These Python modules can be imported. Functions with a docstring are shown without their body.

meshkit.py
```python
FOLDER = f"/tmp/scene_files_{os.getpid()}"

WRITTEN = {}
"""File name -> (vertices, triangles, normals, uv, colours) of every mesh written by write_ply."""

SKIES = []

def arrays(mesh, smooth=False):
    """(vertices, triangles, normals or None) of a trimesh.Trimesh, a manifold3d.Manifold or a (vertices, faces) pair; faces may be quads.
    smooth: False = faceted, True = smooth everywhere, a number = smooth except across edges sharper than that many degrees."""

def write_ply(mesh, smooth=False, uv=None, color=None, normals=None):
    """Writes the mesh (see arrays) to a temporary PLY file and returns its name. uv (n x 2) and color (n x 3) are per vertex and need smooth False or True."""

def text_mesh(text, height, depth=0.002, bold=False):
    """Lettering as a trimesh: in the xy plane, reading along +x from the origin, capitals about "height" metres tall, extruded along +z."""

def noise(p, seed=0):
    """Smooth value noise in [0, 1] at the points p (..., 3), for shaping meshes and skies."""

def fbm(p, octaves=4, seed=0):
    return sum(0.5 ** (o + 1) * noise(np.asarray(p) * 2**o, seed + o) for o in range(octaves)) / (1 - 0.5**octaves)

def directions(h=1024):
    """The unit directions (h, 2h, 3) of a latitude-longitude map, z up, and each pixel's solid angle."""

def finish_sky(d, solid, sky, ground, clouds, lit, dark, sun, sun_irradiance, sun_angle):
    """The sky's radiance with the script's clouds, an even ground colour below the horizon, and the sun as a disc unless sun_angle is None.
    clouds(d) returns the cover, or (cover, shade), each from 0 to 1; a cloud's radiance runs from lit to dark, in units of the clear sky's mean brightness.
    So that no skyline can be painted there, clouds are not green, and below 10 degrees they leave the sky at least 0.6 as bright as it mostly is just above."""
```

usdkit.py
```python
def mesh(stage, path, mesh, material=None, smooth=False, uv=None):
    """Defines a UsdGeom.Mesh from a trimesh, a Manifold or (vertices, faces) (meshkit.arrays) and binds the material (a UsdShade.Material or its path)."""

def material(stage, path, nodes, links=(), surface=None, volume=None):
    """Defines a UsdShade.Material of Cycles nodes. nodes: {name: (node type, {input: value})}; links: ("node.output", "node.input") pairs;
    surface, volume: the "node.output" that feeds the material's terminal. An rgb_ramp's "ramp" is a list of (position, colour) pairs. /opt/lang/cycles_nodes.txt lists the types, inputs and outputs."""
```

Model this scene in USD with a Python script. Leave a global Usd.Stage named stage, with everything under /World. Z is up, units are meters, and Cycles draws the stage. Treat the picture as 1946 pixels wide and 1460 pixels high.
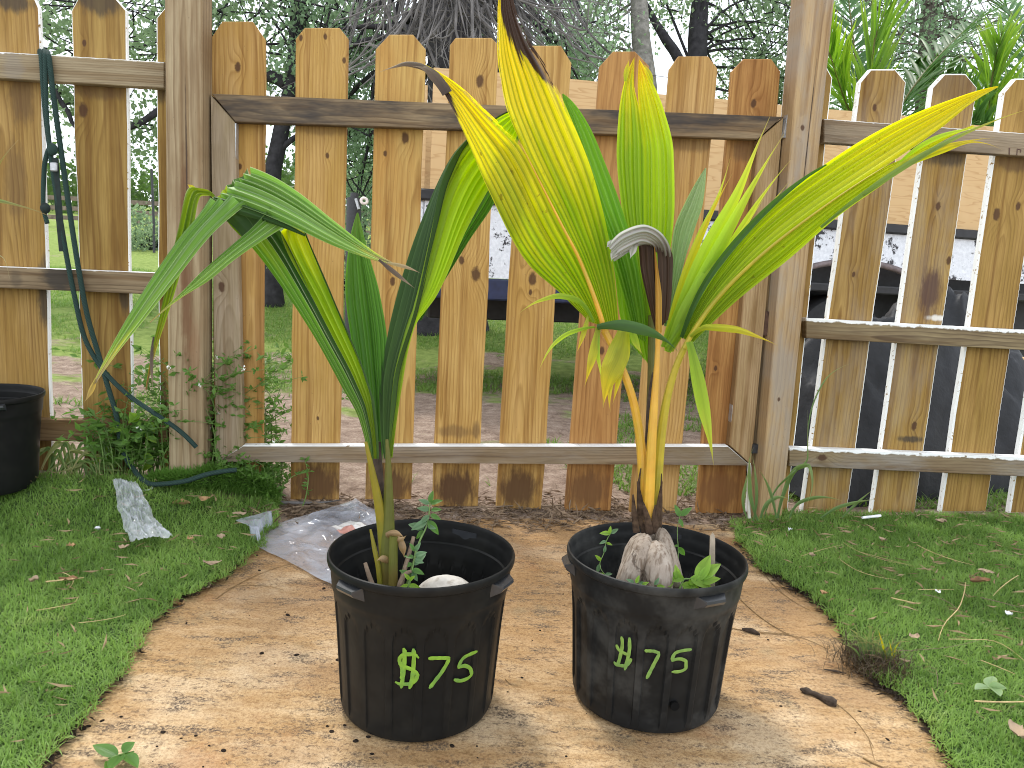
import math
import numpy as np, trimesh, usdkit, meshkit
from scipy.interpolate import PchipInterpolator
from shapely.geometry import Polygon, Point
from shapely import contains_xy
from pxr import Usd, UsdGeom, UsdLux, UsdShade, Gf, Sdf

# ------------------------------------------------------------------ camera, sky, sun, exposure
stage = Usd.Stage.CreateInMemory()
world = UsdGeom.Xform.Define(stage, '/World')
stage.SetDefaultPrim(world.GetPrim())
UsdGeom.Scope.Define(stage, '/World/Looks')
EXPOSURE = 1.02
SUN_EL, SUN_AZ = math.radians(59), math.radians(-28)      # azimuth = atan2(x, y): behind the fence, a little to the left
SUN_I, SKY_S = 0.4, 0.092
PITCH, ROLL, CAM_H, F = math.radians(8.8), math.radians(3.0), 0.87, 1420.0
CX, CY = 973.0, 730.0
fw = np.array([0, math.cos(PITCH), -math.sin(PITCH)]); r0 = np.array([1.0, 0, 0]); u0 = np.array([0, math.sin(PITCH), math.cos(PITCH)])
CAMX = math.cos(ROLL) * r0 + math.sin(ROLL) * u0
CAMY = -math.sin(ROLL) * r0 + math.cos(ROLL) * u0
CAM = np.array([0, 0, CAM_H])
cam = UsdGeom.Camera.Define(stage, '/World/camera')
cam.CreateHorizontalApertureAttr(36.0)
cam.CreateFocalLengthAttr(36.0 * F / 1946.0)
cam.CreateExposureAttr(EXPOSURE)
cam.CreateClippingRangeAttr(Gf.Vec2f(0.05, 2000))
M4 = Gf.Matrix4d(*CAMX, 0, *CAMY, 0, *(-fw), 0, *CAM, 1)
UsdGeom.Xformable(cam).AddTransformOp().Set(M4)
sun = UsdLux.DistantLight.Define(stage, '/World/sun')
sun.CreateIntensityAttr(SUN_I); sun.CreateAngleAttr(10.0); sun.CreateColorAttr(Gf.Vec3f(1, 0.96, 0.89)); sun.CreateNormalizeAttr(True)
sd = np.array([math.cos(SUN_EL) * math.sin(SUN_AZ), math.cos(SUN_EL) * math.cos(SUN_AZ), math.sin(SUN_EL)])
zx = np.cross([0, 0, 1.0], sd); zx /= np.linalg.norm(zx); zy = np.cross(sd, zx)
UsdGeom.Xformable(sun).AddTransformOp().Set(Gf.Matrix4d(*zx, 0, *zy, 0, *sd, 0, 0, 0, 50, 1))
dome = UsdLux.DomeLight.Define(stage, '/World/sky')
dome.GetPrim().SetCustomDataByKey('kind', 'structure')
sky_m = usdkit.material(stage, '/World/Looks/sky_look', {
    's': ('sky_texture', {'sky_type': 'single_scattering', 'sun_disc': False, 'sun_elevation': SUN_EL, 'sun_rotation': SUN_AZ, 'aerosol_density': 2.0}),
    't': ('texture_coordinate', {}), 'n': ('noise_texture', {'scale': 2.2, 'detail': 6.0, 'roughness': 0.55}),
    'r': ('rgb_ramp', {'ramp': [(0.25, (0.7, 0.7, 0.7)), (0.7, (1, 1, 1))]}),
    'm': ('mix_color', {'b': (9.2, 9.7, 10.3)}), 'b': ('background_shader', {'strength': SKY_S})},
    [('t.generated', 'n.vector'), ('n.fac', 'r.fac'), ('r.color', 'm.fac'), ('s.color', 'm.a'), ('m.result', 'b.color')], surface='b.background')
UsdShade.MaterialBindingAPI.Apply(dome.GetPrim()).Bind(sky_m)

# ------------------------------------------------------------------ helpers
rng = np.random.default_rng(7)
used = {}


def numbered(parent, name):
    k = (parent, name); n = used.get(k, 0); used[k] = n + 1
    return name if n == 0 else f'{name}_{n:03d}'


def tag(prim, label=None, cat=None, group=None, kind=None):
    for k, v in (('label', label), ('category', cat), ('group', group), ('kind', kind)):
        if v:
            prim.SetCustomDataByKey(k, v)
    return prim


def thing(name, label, cat, group=None, kind=None):
    p = UsdGeom.Xform.Define(stage, '/World/' + numbered('/World', name)).GetPrim()
    return tag(p, label, cat, group, kind)


def obj(name, mesh, mat, parent=None, smooth=False, uv=None, **kw):
    base = str(parent.GetPath()) if parent is not None else '/World'
    m = usdkit.mesh(stage, base + '/' + numbered(base, name), mesh, mat, smooth=smooth, uv=uv)
    return tag(m.GetPrim(), **kw)


def ray(x, y):
    return fw + CAMX * (x - CX) / F - CAMY * (y - CY) / F


def pix(x, y, d):
    """the point seen at pixel (x, y) of the photograph, d metres in front of the lens"""
    x, y, d = np.broadcast_arrays(np.asarray(x, float), np.asarray(y, float), np.asarray(d, float))
    return CAM + d[..., None] * (fw + CAMX * ((x - CX) / F)[..., None] - CAMY * ((y - CY) / F)[..., None])


def gnd(x, y, z=0.0):
    r = ray(x, y)
    return CAM + r * (z - CAM_H) / r[2]


def proj(P):
    v = np.asarray(P, float) - CAM; d = v @ fw
    return CX + F * (v @ CAMX) / d, CY - F * (v @ CAMY) / d, d


TH = math.radians(5.0)
FT = np.array([math.cos(TH), math.sin(TH), 0]); FN = np.array([math.sin(TH), -math.cos(TH), 0]); FP = np.array([0, 2.68, 0])


def fen(x, y, off=0.0):
    """(u, z) on the plane of the fence, off metres towards the yard"""
    r = ray(x, y); p0 = FP + FN * off
    P = CAM + r * ((p0 - CAM) @ FN) / (r @ FN)
    return np.array([(P - FP) @ FT, P[2]])


def fpt(u, z, off):
    return FP + FT * u + FN * off + np.array([0, 0, z])


def curve(pts, n):
    pts = np.asarray(pts, float)
    if len(pts) == 2:
        return pts[0] + np.linspace(0, 1, n)[:, None] * (pts[1] - pts[0])
    t = np.r_[0, np.cumsum(np.linalg.norm(np.diff(pts, axis=0), axis=1) + 1e-9)]
    return PchipInterpolator(t / t[-1], pts)(np.linspace(0, 1, n))


def pcurve(pts, n):
    """pixel+depth control points to n world points"""
    c = curve([(x, y, d * 1000) for x, y, d in pts], n)
    return pix(c[:, 0], c[:, 1], c[:, 2] / 1000)


def grid_faces(a, b, wrap=False):
    i, j = np.meshgrid(np.arange(a - 1), np.arange(b if wrap else b - 1), indexing='ij')
    j2 = (j + 1) % b
    q = np.stack([i * b + j, i * b + j2, (i + 1) * b + j2, (i + 1) * b + j], -1).reshape(-1, 4)
    return np.vstack([q[:, [0, 1, 2]], q[:, [0, 2, 3]]])


def tube(P, R, sides=8, flat=1.0, flat_dir=None):
    P = np.asarray(P, float); n = len(P); R = np.broadcast_to(np.asarray(R, float), (n,)) if np.ndim(R) < 1 or len(R) == n else np.interp(np.linspace(0, 1, n), np.linspace(0, 1, len(R)), R)
    T = np.gradient(P, axis=0); T /= np.linalg.norm(T, axis=1)[:, None] + 1e-12
    ref = np.array([0, 1.0, 0.02]) if flat_dir is None else np.asarray(flat_dir, float)
    if abs(T[n // 2] @ ref) > 0.95:
        ref = np.array([1.0, 0, 0.1])
    A = np.cross(T, ref); A /= np.linalg.norm(A, axis=1)[:, None] + 1e-12
    B = np.cross(T, A)
    a = np.linspace(0, 2 * np.pi, sides, endpoint=False)
    V = P[:, None] + R[:, None, None] * (np.cos(a)[None, :, None] * A[:, None] + flat * np.sin(a)[None, :, None] * B[:, None])
    V = V.reshape(-1, 3); Fc = grid_faces(n, sides, True)
    c0, c1 = len(V), len(V) + 1
    V = np.vstack([V, P[0], P[-1]])
    k = np.arange(sides); k2 = (k + 1) % sides
    Fc = np.vstack([Fc, np.stack([np.full(sides, c0), k2, k], 1), np.stack([np.full(sides, c1), (n - 1) * sides + k, (n - 1) * sides + k2], 1)])
    return trimesh.Trimesh(V, Fc, process=False)


def ptube(pts, R, n=24, sides=8, flat=1.0):
    return tube(pcurve(pts, n), R, sides, flat)


def join(ms):
    return trimesh.util.concatenate(list(ms))


def box(c, size, axes=np.eye(3), bevel=0.0):
    s = np.asarray(size, float) / 2
    if bevel:
        pts = []
        for sx in (-1, 1):
            for sy in (-1, 1):
                for sz in (-1, 1):
                    for k in range(3):
                        p = s - bevel; p[k] = s[k]
                        pts.append(p * [sx, sy, sz])
        m = trimesh.convex.convex_hull(np.array(pts))
    else:
        m = trimesh.creation.box(2 * s)
    return trimesh.Trimesh(m.vertices @ np.asarray(axes) + c, m.faces, process=False)


# ------------------------------------------------------------------ material graphs
class Ref(str):
    pass


class G:
    def __init__(s):
        s.n, s.l = {}, []

    def node(s, kind, out, **kw):
        name = f'n{len(s.n)}'; ins = {}
        for k, v in kw.items():
            if isinstance(v, Ref):
                s.l.append((str(v), f'{name}.{k}'))
            else:
                ins[k] = v
        s.n[name] = (kind, ins)
        return Ref(f'{name}.{out}')

    def m(s, op, a, b=0.0, c=0.0, clamp=False):
        return s.node('math', 'value', math_type=op, value1=a, value2=b, value3=c, use_clamp=clamp)

    def add(s, a, b): return s.m('add', a, b)
    def sub(s, a, b): return s.m('subtract', a, b)
    def mul(s, a, b): return s.m('multiply', a, b)
    def step(s, x, a, b, lo=0.0, hi=1.0):
        return s.node('map_range', 'result', range_type='smoothstep', value=x, from_min=a, from_max=b, to_min=lo, to_max=hi, clamp=True)
    def pos(s): return s.node('geometry', 'position')
    def mapv(s, v, sc, loc=(0, 0, 0)): return s.node('mapping', 'vector', vector=v, scale=sc, location=loc)
    def noise(s, v, scale, detail=3.0, rough=0.55, dist=0.0): return s.node('noise_texture', 'fac', vector=v, scale=float(scale), detail=float(detail), roughness=rough, distortion=dist)
    def vec(s, x, y, z=0.0): return s.node('combine_xyz', 'vector', x=x, y=y, z=z)
    def dot(s, v, d): return s.node('vector_math', 'value', math_type='dot_product', vector1=v, vector2=tuple(d))
    def ramp(s, f, stops): return s.node('rgb_ramp', 'color', fac=f, ramp=stops)
    def mix(s, f, a, b): return s.node('mix_color', 'result', fac=f, a=a, b=b)
    def mulc(s, f, a, b): return s.node('mix_color', 'result', blend_type='multiply', fac=f, a=a, b=b)
    def bump(s, h, strength=0.4, distance=0.01): return s.node('bump', 'normal', height=h, strength=strength, distance=distance)
    def done(s, name, surf):
        return usdkit.material(stage, f'/World/Looks/{name}', s.n, s.l, surface=str(surf))


def plain(name, col, rough=0.6, spec=0.4, var=0.25, scale=30.0, bump=0.0, metal=0.0, dirt=None, dirt_scale=8.0, dirt_amt=0.5):
    g = G(); p = g.pos(); nz = g.noise(p, scale, 4)
    c = g.ramp(nz, [(0.25, tuple(np.array(col) * (1 - var))), (0.75, tuple(np.array(col) * (1 + var)))])
    if dirt:
        c = g.mix(g.mul(g.step(g.noise(p, dirt_scale, 5, 0.65), 0.45, 0.7), dirt_amt), c, dirt)
    kw = dict(base_color=c, roughness=rough, specular_ior_level=spec, metallic=metal)
    if bump:
        kw['normal'] = g.bump(nz, 0.5, bump)
    return g.done(name, g.node('principled_bsdf', 'BSDF', **kw))


WOODS = {
    'gate': ((0.46, 0.265, 0.085), (0.59, 0.375, 0.155), (0.28, 0.14, 0.036)),
    'old': ((0.37, 0.22, 0.058), (0.48, 0.305, 0.105), (0.19, 0.092, 0.022)),
    'rust': ((0.40, 0.19, 0.06), (0.55, 0.30, 0.115), (0.24, 0.095, 0.026)),
    'brown': ((0.27, 0.165, 0.075), (0.38, 0.25, 0.12), (0.14, 0.075, 0.03)),
    'grey': ((0.34, 0.262, 0.155), (0.46, 0.37, 0.24), (0.2, 0.14, 0.078)),
    'rail': ((0.26, 0.182, 0.10), (0.38, 0.285, 0.17), (0.10, 0.062, 0.036)),
    'post': ((0.36, 0.265, 0.15), (0.47, 0.365, 0.225), (0.24, 0.16, 0.085)),
    'reddish': ((0.40, 0.265, 0.125), (0.52, 0.37, 0.195), (0.24, 0.137, 0.058)),
}
WOODS = {k: tuple(tuple(np.array(c) * f) for c in v) for (k, v), f in zip(WOODS.items(), (np.array([0.86, 0.86, 0.74]), np.array([0.78, 0.79, 0.70]), np.array([0.84, 0.83, 0.76]), 0.76, 0.76, 0.72, 0.78, 0.82))}


def wood(name, tone, O, L, Wd, seed, knots=(), blobs=(), white=None, dark_rail=0.0, spacing=0.011, top_white=False, grey=0.0):
    """sawn pine: growth rings cut along the plank, rays bending round knots. O origin, L unit length axis, Wd unit width axis. knots (w, l, r); blobs (w, l, sw, sl, colour, amount)"""
    g = G(); r = np.random.default_rng(seed); P = g.pos()
    q = g.node('vector_math', 'vector', math_type='subtract', vector1=P, vector2=tuple(map(float, O)))
    w, l, d = g.dot(q, Wd), g.dot(q, L), g.dot(q, np.cross(Wd, L))
    mid, light, dark = (np.array(c) * r.uniform(0.9, 1.1) * np.array([1, r.uniform(0.96, 1.04), r.uniform(0.92, 1.08)]) for c in WOODS[tone])
    off = tuple(r.uniform(-50, 50, 3))
    q2 = g.mapv(q, (1, 1, 1), off)
    lv = g.vec(g.mul(w, 7.0), g.mul(l, 1.6), g.add(g.mul(d, 7.0), off[0]))
    wob = g.mul(g.sub(g.noise(lv, 1.0, 3, 0.5), 0.5), 0.045)
    w0, d0, k = r.uniform(-0.07, 0.07), r.uniform(0.012, 0.05), r.uniform(0.008, 0.03) * r.choice([-1, 1])
    ww = g.sub(w, w0)
    dd = g.add(g.add(d, d0), g.mul(l, k))
    rad = g.add(g.m('sqrt', g.add(g.mul(ww, ww), g.mul(dd, dd))), wob)
    core = None
    for kw_, kl, kr in knots:
        a = g.sub(w, kw_); b = g.mul(g.sub(l, kl), 0.6)
        d2 = g.add(g.mul(a, a), g.mul(b, b))
        e = g.m('exponent', g.mul(d2, -1.0 / (2.2 * kr) ** 2))
        rad = g.add(rad, g.mul(e, kr * 1.8))
        c = g.step(g.add(g.m('sqrt', d2), g.mul(g.sub(g.noise(q2, 90, 2), 0.5), kr * 0.6)), kr * 1.05, kr * 0.55)
        core = c if core is None else g.m('maximum', core, c)
    f = g.m('fraction', g.m('divide', rad, spacing * r.uniform(0.8, 1.35)))
    ring = g.ramp(f, [(0.0, (0.05,) * 3), (0.55, (0.35,) * 3), (0.86, (1,) * 3), (0.95, (0.55,) * 3), (1.0, (0.05,) * 3)])
    fib = g.noise(g.vec(g.mul(w, 420.0), g.mul(l, 7.0), g.mul(d, 420.0)), 1.0, 2)
    big = g.noise(g.vec(g.mul(w, 14.0), g.mul(l, 3.0), off[1]), 1.0, 4, 0.6)
    col = g.mix(g.step(big, 0.3, 0.7), tuple(mid), tuple(light))
    rgv = g.node('separate_color', 'r', color=ring)
    fade = g.step(g.noise(g.vec(g.mul(w, 9.0), g.mul(l, 1.2), off[2]), 1.0, 3), 0.3, 0.72, 0.25, 0.85)
    col = g.mix(g.mul(rgv, fade), col, tuple(dark))
    stk = g.noise(g.vec(g.mul(w, 34.0), g.mul(l, 0.7), off[2] + 5), 1.0, 3, 0.55)
    col = g.mulc(g.step(stk, 0.48, 0.66, 0.0, 0.8), col, (0.62, 0.52, 0.42))
    col = g.mulc(g.step(fib, 0.35, 0.75, 0.0, 0.45), col, (0.55, 0.5, 0.45))
    if grey:
        gm = g.mul(g.step(g.noise(g.vec(g.mul(w, 10.0), g.mul(l, 2.5), off[1] + 9), 1.0, 5, 0.65), 0.4, 0.65), grey)
        col = g.mix(gm, col, (0.27, 0.25, 0.225))
    if dark_rail:
        gm = g.mul(g.step(g.noise(g.vec(g.mul(w, 12.0), g.mul(l, 2.2), off[0] + 3), 1.0, 5, 0.65), 0.38, 0.66), dark_rail)
        col = g.mix(gm, col, (0.035, 0.03, 0.028))
    if core is not None:
        col = g.mix(g.mul(core, 0.88), col, (0.06, 0.025, 0.012))
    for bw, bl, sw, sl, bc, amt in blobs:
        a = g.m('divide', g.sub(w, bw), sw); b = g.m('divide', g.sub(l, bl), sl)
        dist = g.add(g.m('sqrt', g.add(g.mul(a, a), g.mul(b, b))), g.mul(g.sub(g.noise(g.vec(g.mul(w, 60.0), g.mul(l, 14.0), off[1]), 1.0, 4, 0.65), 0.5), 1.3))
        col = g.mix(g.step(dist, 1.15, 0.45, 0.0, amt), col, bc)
    mould = g.step(g.noise(q2, 140, 3, 0.7), 0.66, 0.74, 0.0, 0.5)
    col = g.mix(mould, col, (0.09, 0.06, 0.035))
    rough = 0.75
    if white is not None:
        nn = g.dot(g.node('geometry', 'true_normal'), FN)
        side = g.step(nn, 0.93, 0.80)
        chip = g.step(g.noise(q2, 60, 4, 0.65), 0.33, 0.4)
        col = g.mix(g.mul(g.mul(side, chip), white), col, (0.80, 0.80, 0.78))
    if top_white:
        nz = g.node('separate_xyz', 'z', vector=g.node('geometry', 'true_normal'))
        chip = g.step(g.noise(g.mapv(q2, (1, 1, 1)), 22, 5, 0.7), 0.30, 0.38)
        topf = g.step(nz, 0.4, 0.7)
        drip = g.step(g.add(w, g.mul(g.sub(g.noise(q2, 35, 3), 0.5), -0.022)), top_white, top_white + 0.005)
        col = g.mix(g.mul(g.m('maximum', topf, drip), g.mul(chip, 0.95)), col, (0.80, 0.80, 0.79))
    h = g.add(g.mul(rgv, 0.5), g.mul(fib, 0.6))
    nrm = g.bump(h, 0.35, 0.003)
    return g.done(name, g.node('principled_bsdf', 'BSDF', base_color=col, roughness=rough, specular_ior_level=0.25, normal=nrm))


def leaf_mat(name, stops, trans=0.45, vein=(0.5, 0.55, 0.12), veinamt=0.35, brown=(), spots=0.0, pale=0.0, rough=0.42, tcol=1.6, pleat_shade=0.25, edge=None, tear=0):
    """stops along the blade (v = 0 base, 1 tip). uv.x counts pleats. brown: (cu, cv, thr, colour) areas where cu*u + cv*v + noise > thr, u 0..1"""
    g = G(); uv = g.node('uvmap', 'UV', attribute='st')
    x = g.node('separate_xyz', 'x', vector=uv); v = g.node('separate_xyz', 'y', vector=uv)
    P = g.pos()
    st = g.noise(g.vec(g.mul(x, 6.0), g.mul(v, 2.2)), 1.0, 3)
    big = g.noise(P, 9, 3)
    vv = g.add(v, g.add(g.mul(g.sub(st, 0.5), 0.22), g.mul(g.sub(big, 0.5), 0.22)))
    pid = g.node('white_noise_texture', 'value', dimensions='1D', w=g.m('floor', g.add(x, 0.5)))
    vv = g.add(vv, g.mul(g.sub(pid, 0.5), 0.16))
    c = g.ramp(vv, stops)
    fx = g.m('fraction', x)
    c = g.mulc(g.mul(pid, 0.5), c, (0.62, 0.72, 0.55))
    fine = g.noise(g.vec(g.mul(x, 22.0), g.mul(v, 1.5)), 1.0, 2)
    c = g.mulc(g.step(fine, 0.4, 0.7, 0.0, 0.4), c, (0.6, 0.68, 0.55))
    c = g.mulc(g.step(g.m('absolute', g.sub(fx, 0.5)), 0.30, 0.0, 0.0, pleat_shade), c, (0.38, 0.46, 0.3))  # shade along the pleat folds, painted into the leaf colour
    c = g.mix(g.step(g.m('absolute', g.sub(fx, 0.5)), 0.455, 0.495, 0.0, veinamt), c, vein)
    if pale:
        c = g.mix(g.mul(g.step(fine, 0.45, 0.62), pale), c, (0.52, 0.60, 0.42))
    if spots:
        sp = g.step(g.noise(P, 70, 3, 0.6), 0.655, 0.71, 0.0, spots)
        c = g.mix(sp, c, (0.10, 0.05, 0.015))
    nb = g.mul(g.sub(g.noise(g.vec(g.mul(x, 1.3), g.mul(v, 9.0)), 1.0, 4, 0.6), 0.5), 0.22)
    bm = None
    for cu, cv, cx_, thr, bc in brown:
        t = g.add(g.add(g.mul(x, cu), g.mul(v, cv)), nb)
        k = g.step(t, thr, thr + 0.025)
        c = g.mix(k, c, bc)
        bm = k if bm is None else g.m('maximum', bm, k)
    nrm = g.bump(fine, 0.25, 0.002)
    p = g.node('principled_bsdf', 'BSDF', base_color=c, roughness=rough, specular_ior_level=0.4, normal=nrm)
    tc = g.node('hsv', 'color', color=c, saturation=1.08, value=tcol)
    t = g.node('translucent_bsdf', 'BSDF', color=tc)
    fac = trans
    if bm is not None:
        fac = g.sub(trans, g.mul(bm, trans * 0.8))
    out = g.node('mix_closure', 'closure', fac=fac, closure1=p, closure2=t)
    if tear:
        td_ = g.step(g.noise(g.vec(g.mul(x, 1.7), g.mul(v, 7.0)), 1.0, 4, 0.65), 0.50, 0.53)
        side = g.step(g.m('minimum', x, g.sub(tear, x)), 0.9, 0.05)
        cut = g.mul(g.mul(td_, side), g.step(v, 0.45, 0.7))
        out = g.node('mix_closure', 'closure', fac=cut, closure1=out, closure2=g.node('transparent_bsdf', 'BSDF'))
    return g.done(name, out)


def foliage_mat(name, cols, trans=0.35, rough=0.5, tcol=1.6, patch=False):
    g = G(); rnd = g.node('geometry', 'random_per_island')
    c = g.ramp(rnd, [(i / (len(cols) - 1), k) for i, k in enumerate(cols)])
    if patch:
        P = g.pos()
        c = g.mulc(g.step(g.noise(P, 5.0, 4, 0.65), 0.42, 0.60, 0, 0.75), c, (0.52, 0.62, 0.45))
        c = g.mix(g.step(g.noise(P, 9.0, 4, 0.65), 0.58, 0.70, 0, 0.35), c, (0.40, 0.45, 0.16))
    p = g.node('principled_bsdf', 'BSDF', base_color=c, roughness=rough, specular_ior_level=0.35)
    t = g.node('translucent_bsdf', 'BSDF', color=g.node('hsv', 'color', color=c, value=tcol))
    return g.done(name, g.node('mix_closure', 'closure', fac=trans, closure1=p, closure2=t))


# ------------------------------------------------------------------ ground
def smooth01(x, a, b):
    t = np.clip((np.asarray(x, float) - a) / (b - a), 0, 1)
    return t * t * (3 - 2 * t)


def z_ground(x, y):
    """height of the soil: flat in the yard, heaped by the left fence, rising slowly beyond the gate"""
    x, y = np.asarray(x, float), np.asarray(y, float)
    z = -0.016 + 0.10 * smooth01(y, 2.05, 2.5) * smooth01(-x, 0.75, 1.25) * (1 - smooth01(y, 2.75, 3.4))
    z = z + 0.075 * np.clip(y - 5.5, 0, 60)
    p = np.stack([x * 1.1, y * 1.1, np.zeros_like(x)], -1)
    return z + smooth01(y, 2.9, 3.6) * 0.10 * (meshkit.fbm(p, 3, 5) - 0.5) + (y > 2.3) * 0.012 * (meshkit.fbm(p * 9, 2, 8) - 0.5)


ys = np.r_[np.arange(-6, 0, 0.5), np.arange(0, 9, 0.06), 9 * 1.06 ** np.arange(0, 62)]
xh = np.r_[np.arange(0, 4, 0.07), 4 * 1.09 ** np.arange(0, 48)]
xs = np.r_[-xh[:0:-1], xh]
Xg, Yg = np.meshgrid(xs, ys)
gv = np.stack([Xg, Yg, z_ground(Xg, Yg)], -1).reshape(-1, 3)
gr = G(); P = gr.pos(); yy = gr.node('separate_xyz', 'y', vector=P)
nb = gr.noise(P, 1.3, 4, 0.6); nm = gr.noise(P, 14, 5, 0.65); nf = gr.noise(P, 90, 4, 0.7)
dirt = gr.ramp(nm, [(0.25, (0.203, 0.142, 0.108)), (0.5, (0.378, 0.284, 0.223)), (0.75, (0.567, 0.452, 0.365))])
dirt = gr.mulc(gr.step(nf, 0.4, 0.65, 0, 0.6), dirt, (0.45, 0.4, 0.36))
grass = gr.ramp(nm, [(0.3, (0.149, 0.216, 0.047)), (0.6, (0.270, 0.351, 0.095)), (0.8, (0.378, 0.405, 0.149))])
gm = gr.step(gr.add(nb, gr.step(yy, 4.0, 8.0, -0.06, 0.22)), 0.50, 0.60)
gm = gr.mul(gm, gr.step(yy, 2.9, 3.4))
col = gr.mix(gm, dirt, grass)
m_ground = gr.done('ground_look', gr.node('principled_bsdf', 'BSDF', base_color=col, roughness=0.95, specular_ior_level=0.1, normal=gr.bump(gr.add(nm, nf), 0.8, 0.03)))
obj('ground', (gv, grid_faces(len(ys), len(xs))), m_ground, smooth=True, kind='structure')

# concrete path
L_EDGE = [(60, 1490), (85, 1458), (150, 1368), (207, 1300), (247, 1240), (292, 1176), (330, 1150), (405, 1112), (445, 1085), (474, 1050), (505, 1016)]
R_EDGE = [(1396, 1000), (1440, 1070), (1500, 1112), (1560, 1150), (1604, 1200), (1650, 1280), (1738, 1345), (1790, 1410), (1850, 1490)]


def edge_world(e, z=0.0, n=60):
    c = curve(e, n)
    return np.array([gnd(x, y, z)[:2] for x, y in c])


le, re_ = edge_world(L_EDGE), edge_world(R_EDGE)
far = np.array([gnd(x, y)[:2] for x, y in curve([(505, 1016), (560, 1000), (715, 994), (1000, 986), (1200, 992), (1396, 1000)], 30)])[1:-1]
far[:, 1] += 0.012 * np.sin(np.arange(len(far)) * 1.7)
slab_poly = np.vstack([[-0.9, -0.6], le - [0.05, 0], far, re_ + [0.05, 0], [1.0, -0.6]])
sp = Polygon(slab_poly).buffer(0)
mslab = trimesh.creation.extrude_polygon(sp, 0.08, engine='earcut'); mslab.apply_translation([0, 0, -0.08])
g = G(); P = g.pos()
pl = g.mapv(P, (1.0, 3.2, 1.0))
n1, n2, n3 = g.noise(pl, 5, 6, 0.65), g.noise(g.mapv(P, (6, 11, 6)), 6, 6, 0.78), g.noise(P, 170, 4, 0.75)
col = g.ramp(n1, [(0.25, (0.30, 0.18, 0.08)), (0.43, (0.44, 0.295, 0.15)), (0.58, (0.53, 0.385, 0.225)), (0.75, (0.62, 0.49, 0.33))])
yy = g.node('separate_xyz', 'y', vector=P)
fall = g.step(g.add(yy, g.mul(n1, 0.6)), 1.7, 2.3)
col = g.mix(g.mul(fall, 0.55), col, (0.34, 0.195, 0.085))
col = g.mulc(g.step(n2, 0.48, 0.66, 0, 0.7), col, (0.50, 0.42, 0.33))
spk = g.mul(g.step(g.noise(g.mapv(P, (1, 1.5, 1)), 60, 5, 0.8), 0.53, 0.59), g.step(g.noise(g.mapv(P, (1, 2, 1)), 4, 4, 0.65), 0.38, 0.56))
blk = g.mul(g.step(g.noise(g.mapv(P, (1.5, 3.6, 1)), 5.0, 6, 0.72), 0.52, 0.62, 0, 0.95), g.step(n3, 0.36, 0.60))
pale = g.step(g.noise(g.mapv(P, (1, 1.4, 1), (2, 7, 0)), 3.1, 5, 0.6), 0.5, 0.66, 0, 0.5)
col = g.mix(pale, col, (0.66, 0.55, 0.40))
brd = g.step(g.noise(g.mapv(P, (1, 2.2, 1), (9, 2, 0)), 2.4, 6, 0.68), 0.46, 0.66, 0, 0.6)
col = g.mix(brd, col, (0.33, 0.215, 0.12))
col = g.mix(blk, col, (0.085, 0.07, 0.062))
grn = g.step(g.noise(P, 4.3, 5, 0.7), 0.56, 0.68, 0, 0.45)
col = g.mix(grn, col, (0.29, 0.24, 0.15))
red = g.step(g.noise(g.mapv(P, (1, 1, 1), (5, 3, 0)), 3.2, 5, 0.65), 0.56, 0.7, 0, 0.5)
col = g.mix(red, col, (0.36, 0.18, 0.075))
col = g.mix(g.mul(spk, 0.72), col, (0.12, 0.085, 0.058))
pit = g.step(g.node('voronoi_texture', 'distance', vector=P, scale=120.0), 0.12, 0.05)
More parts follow.
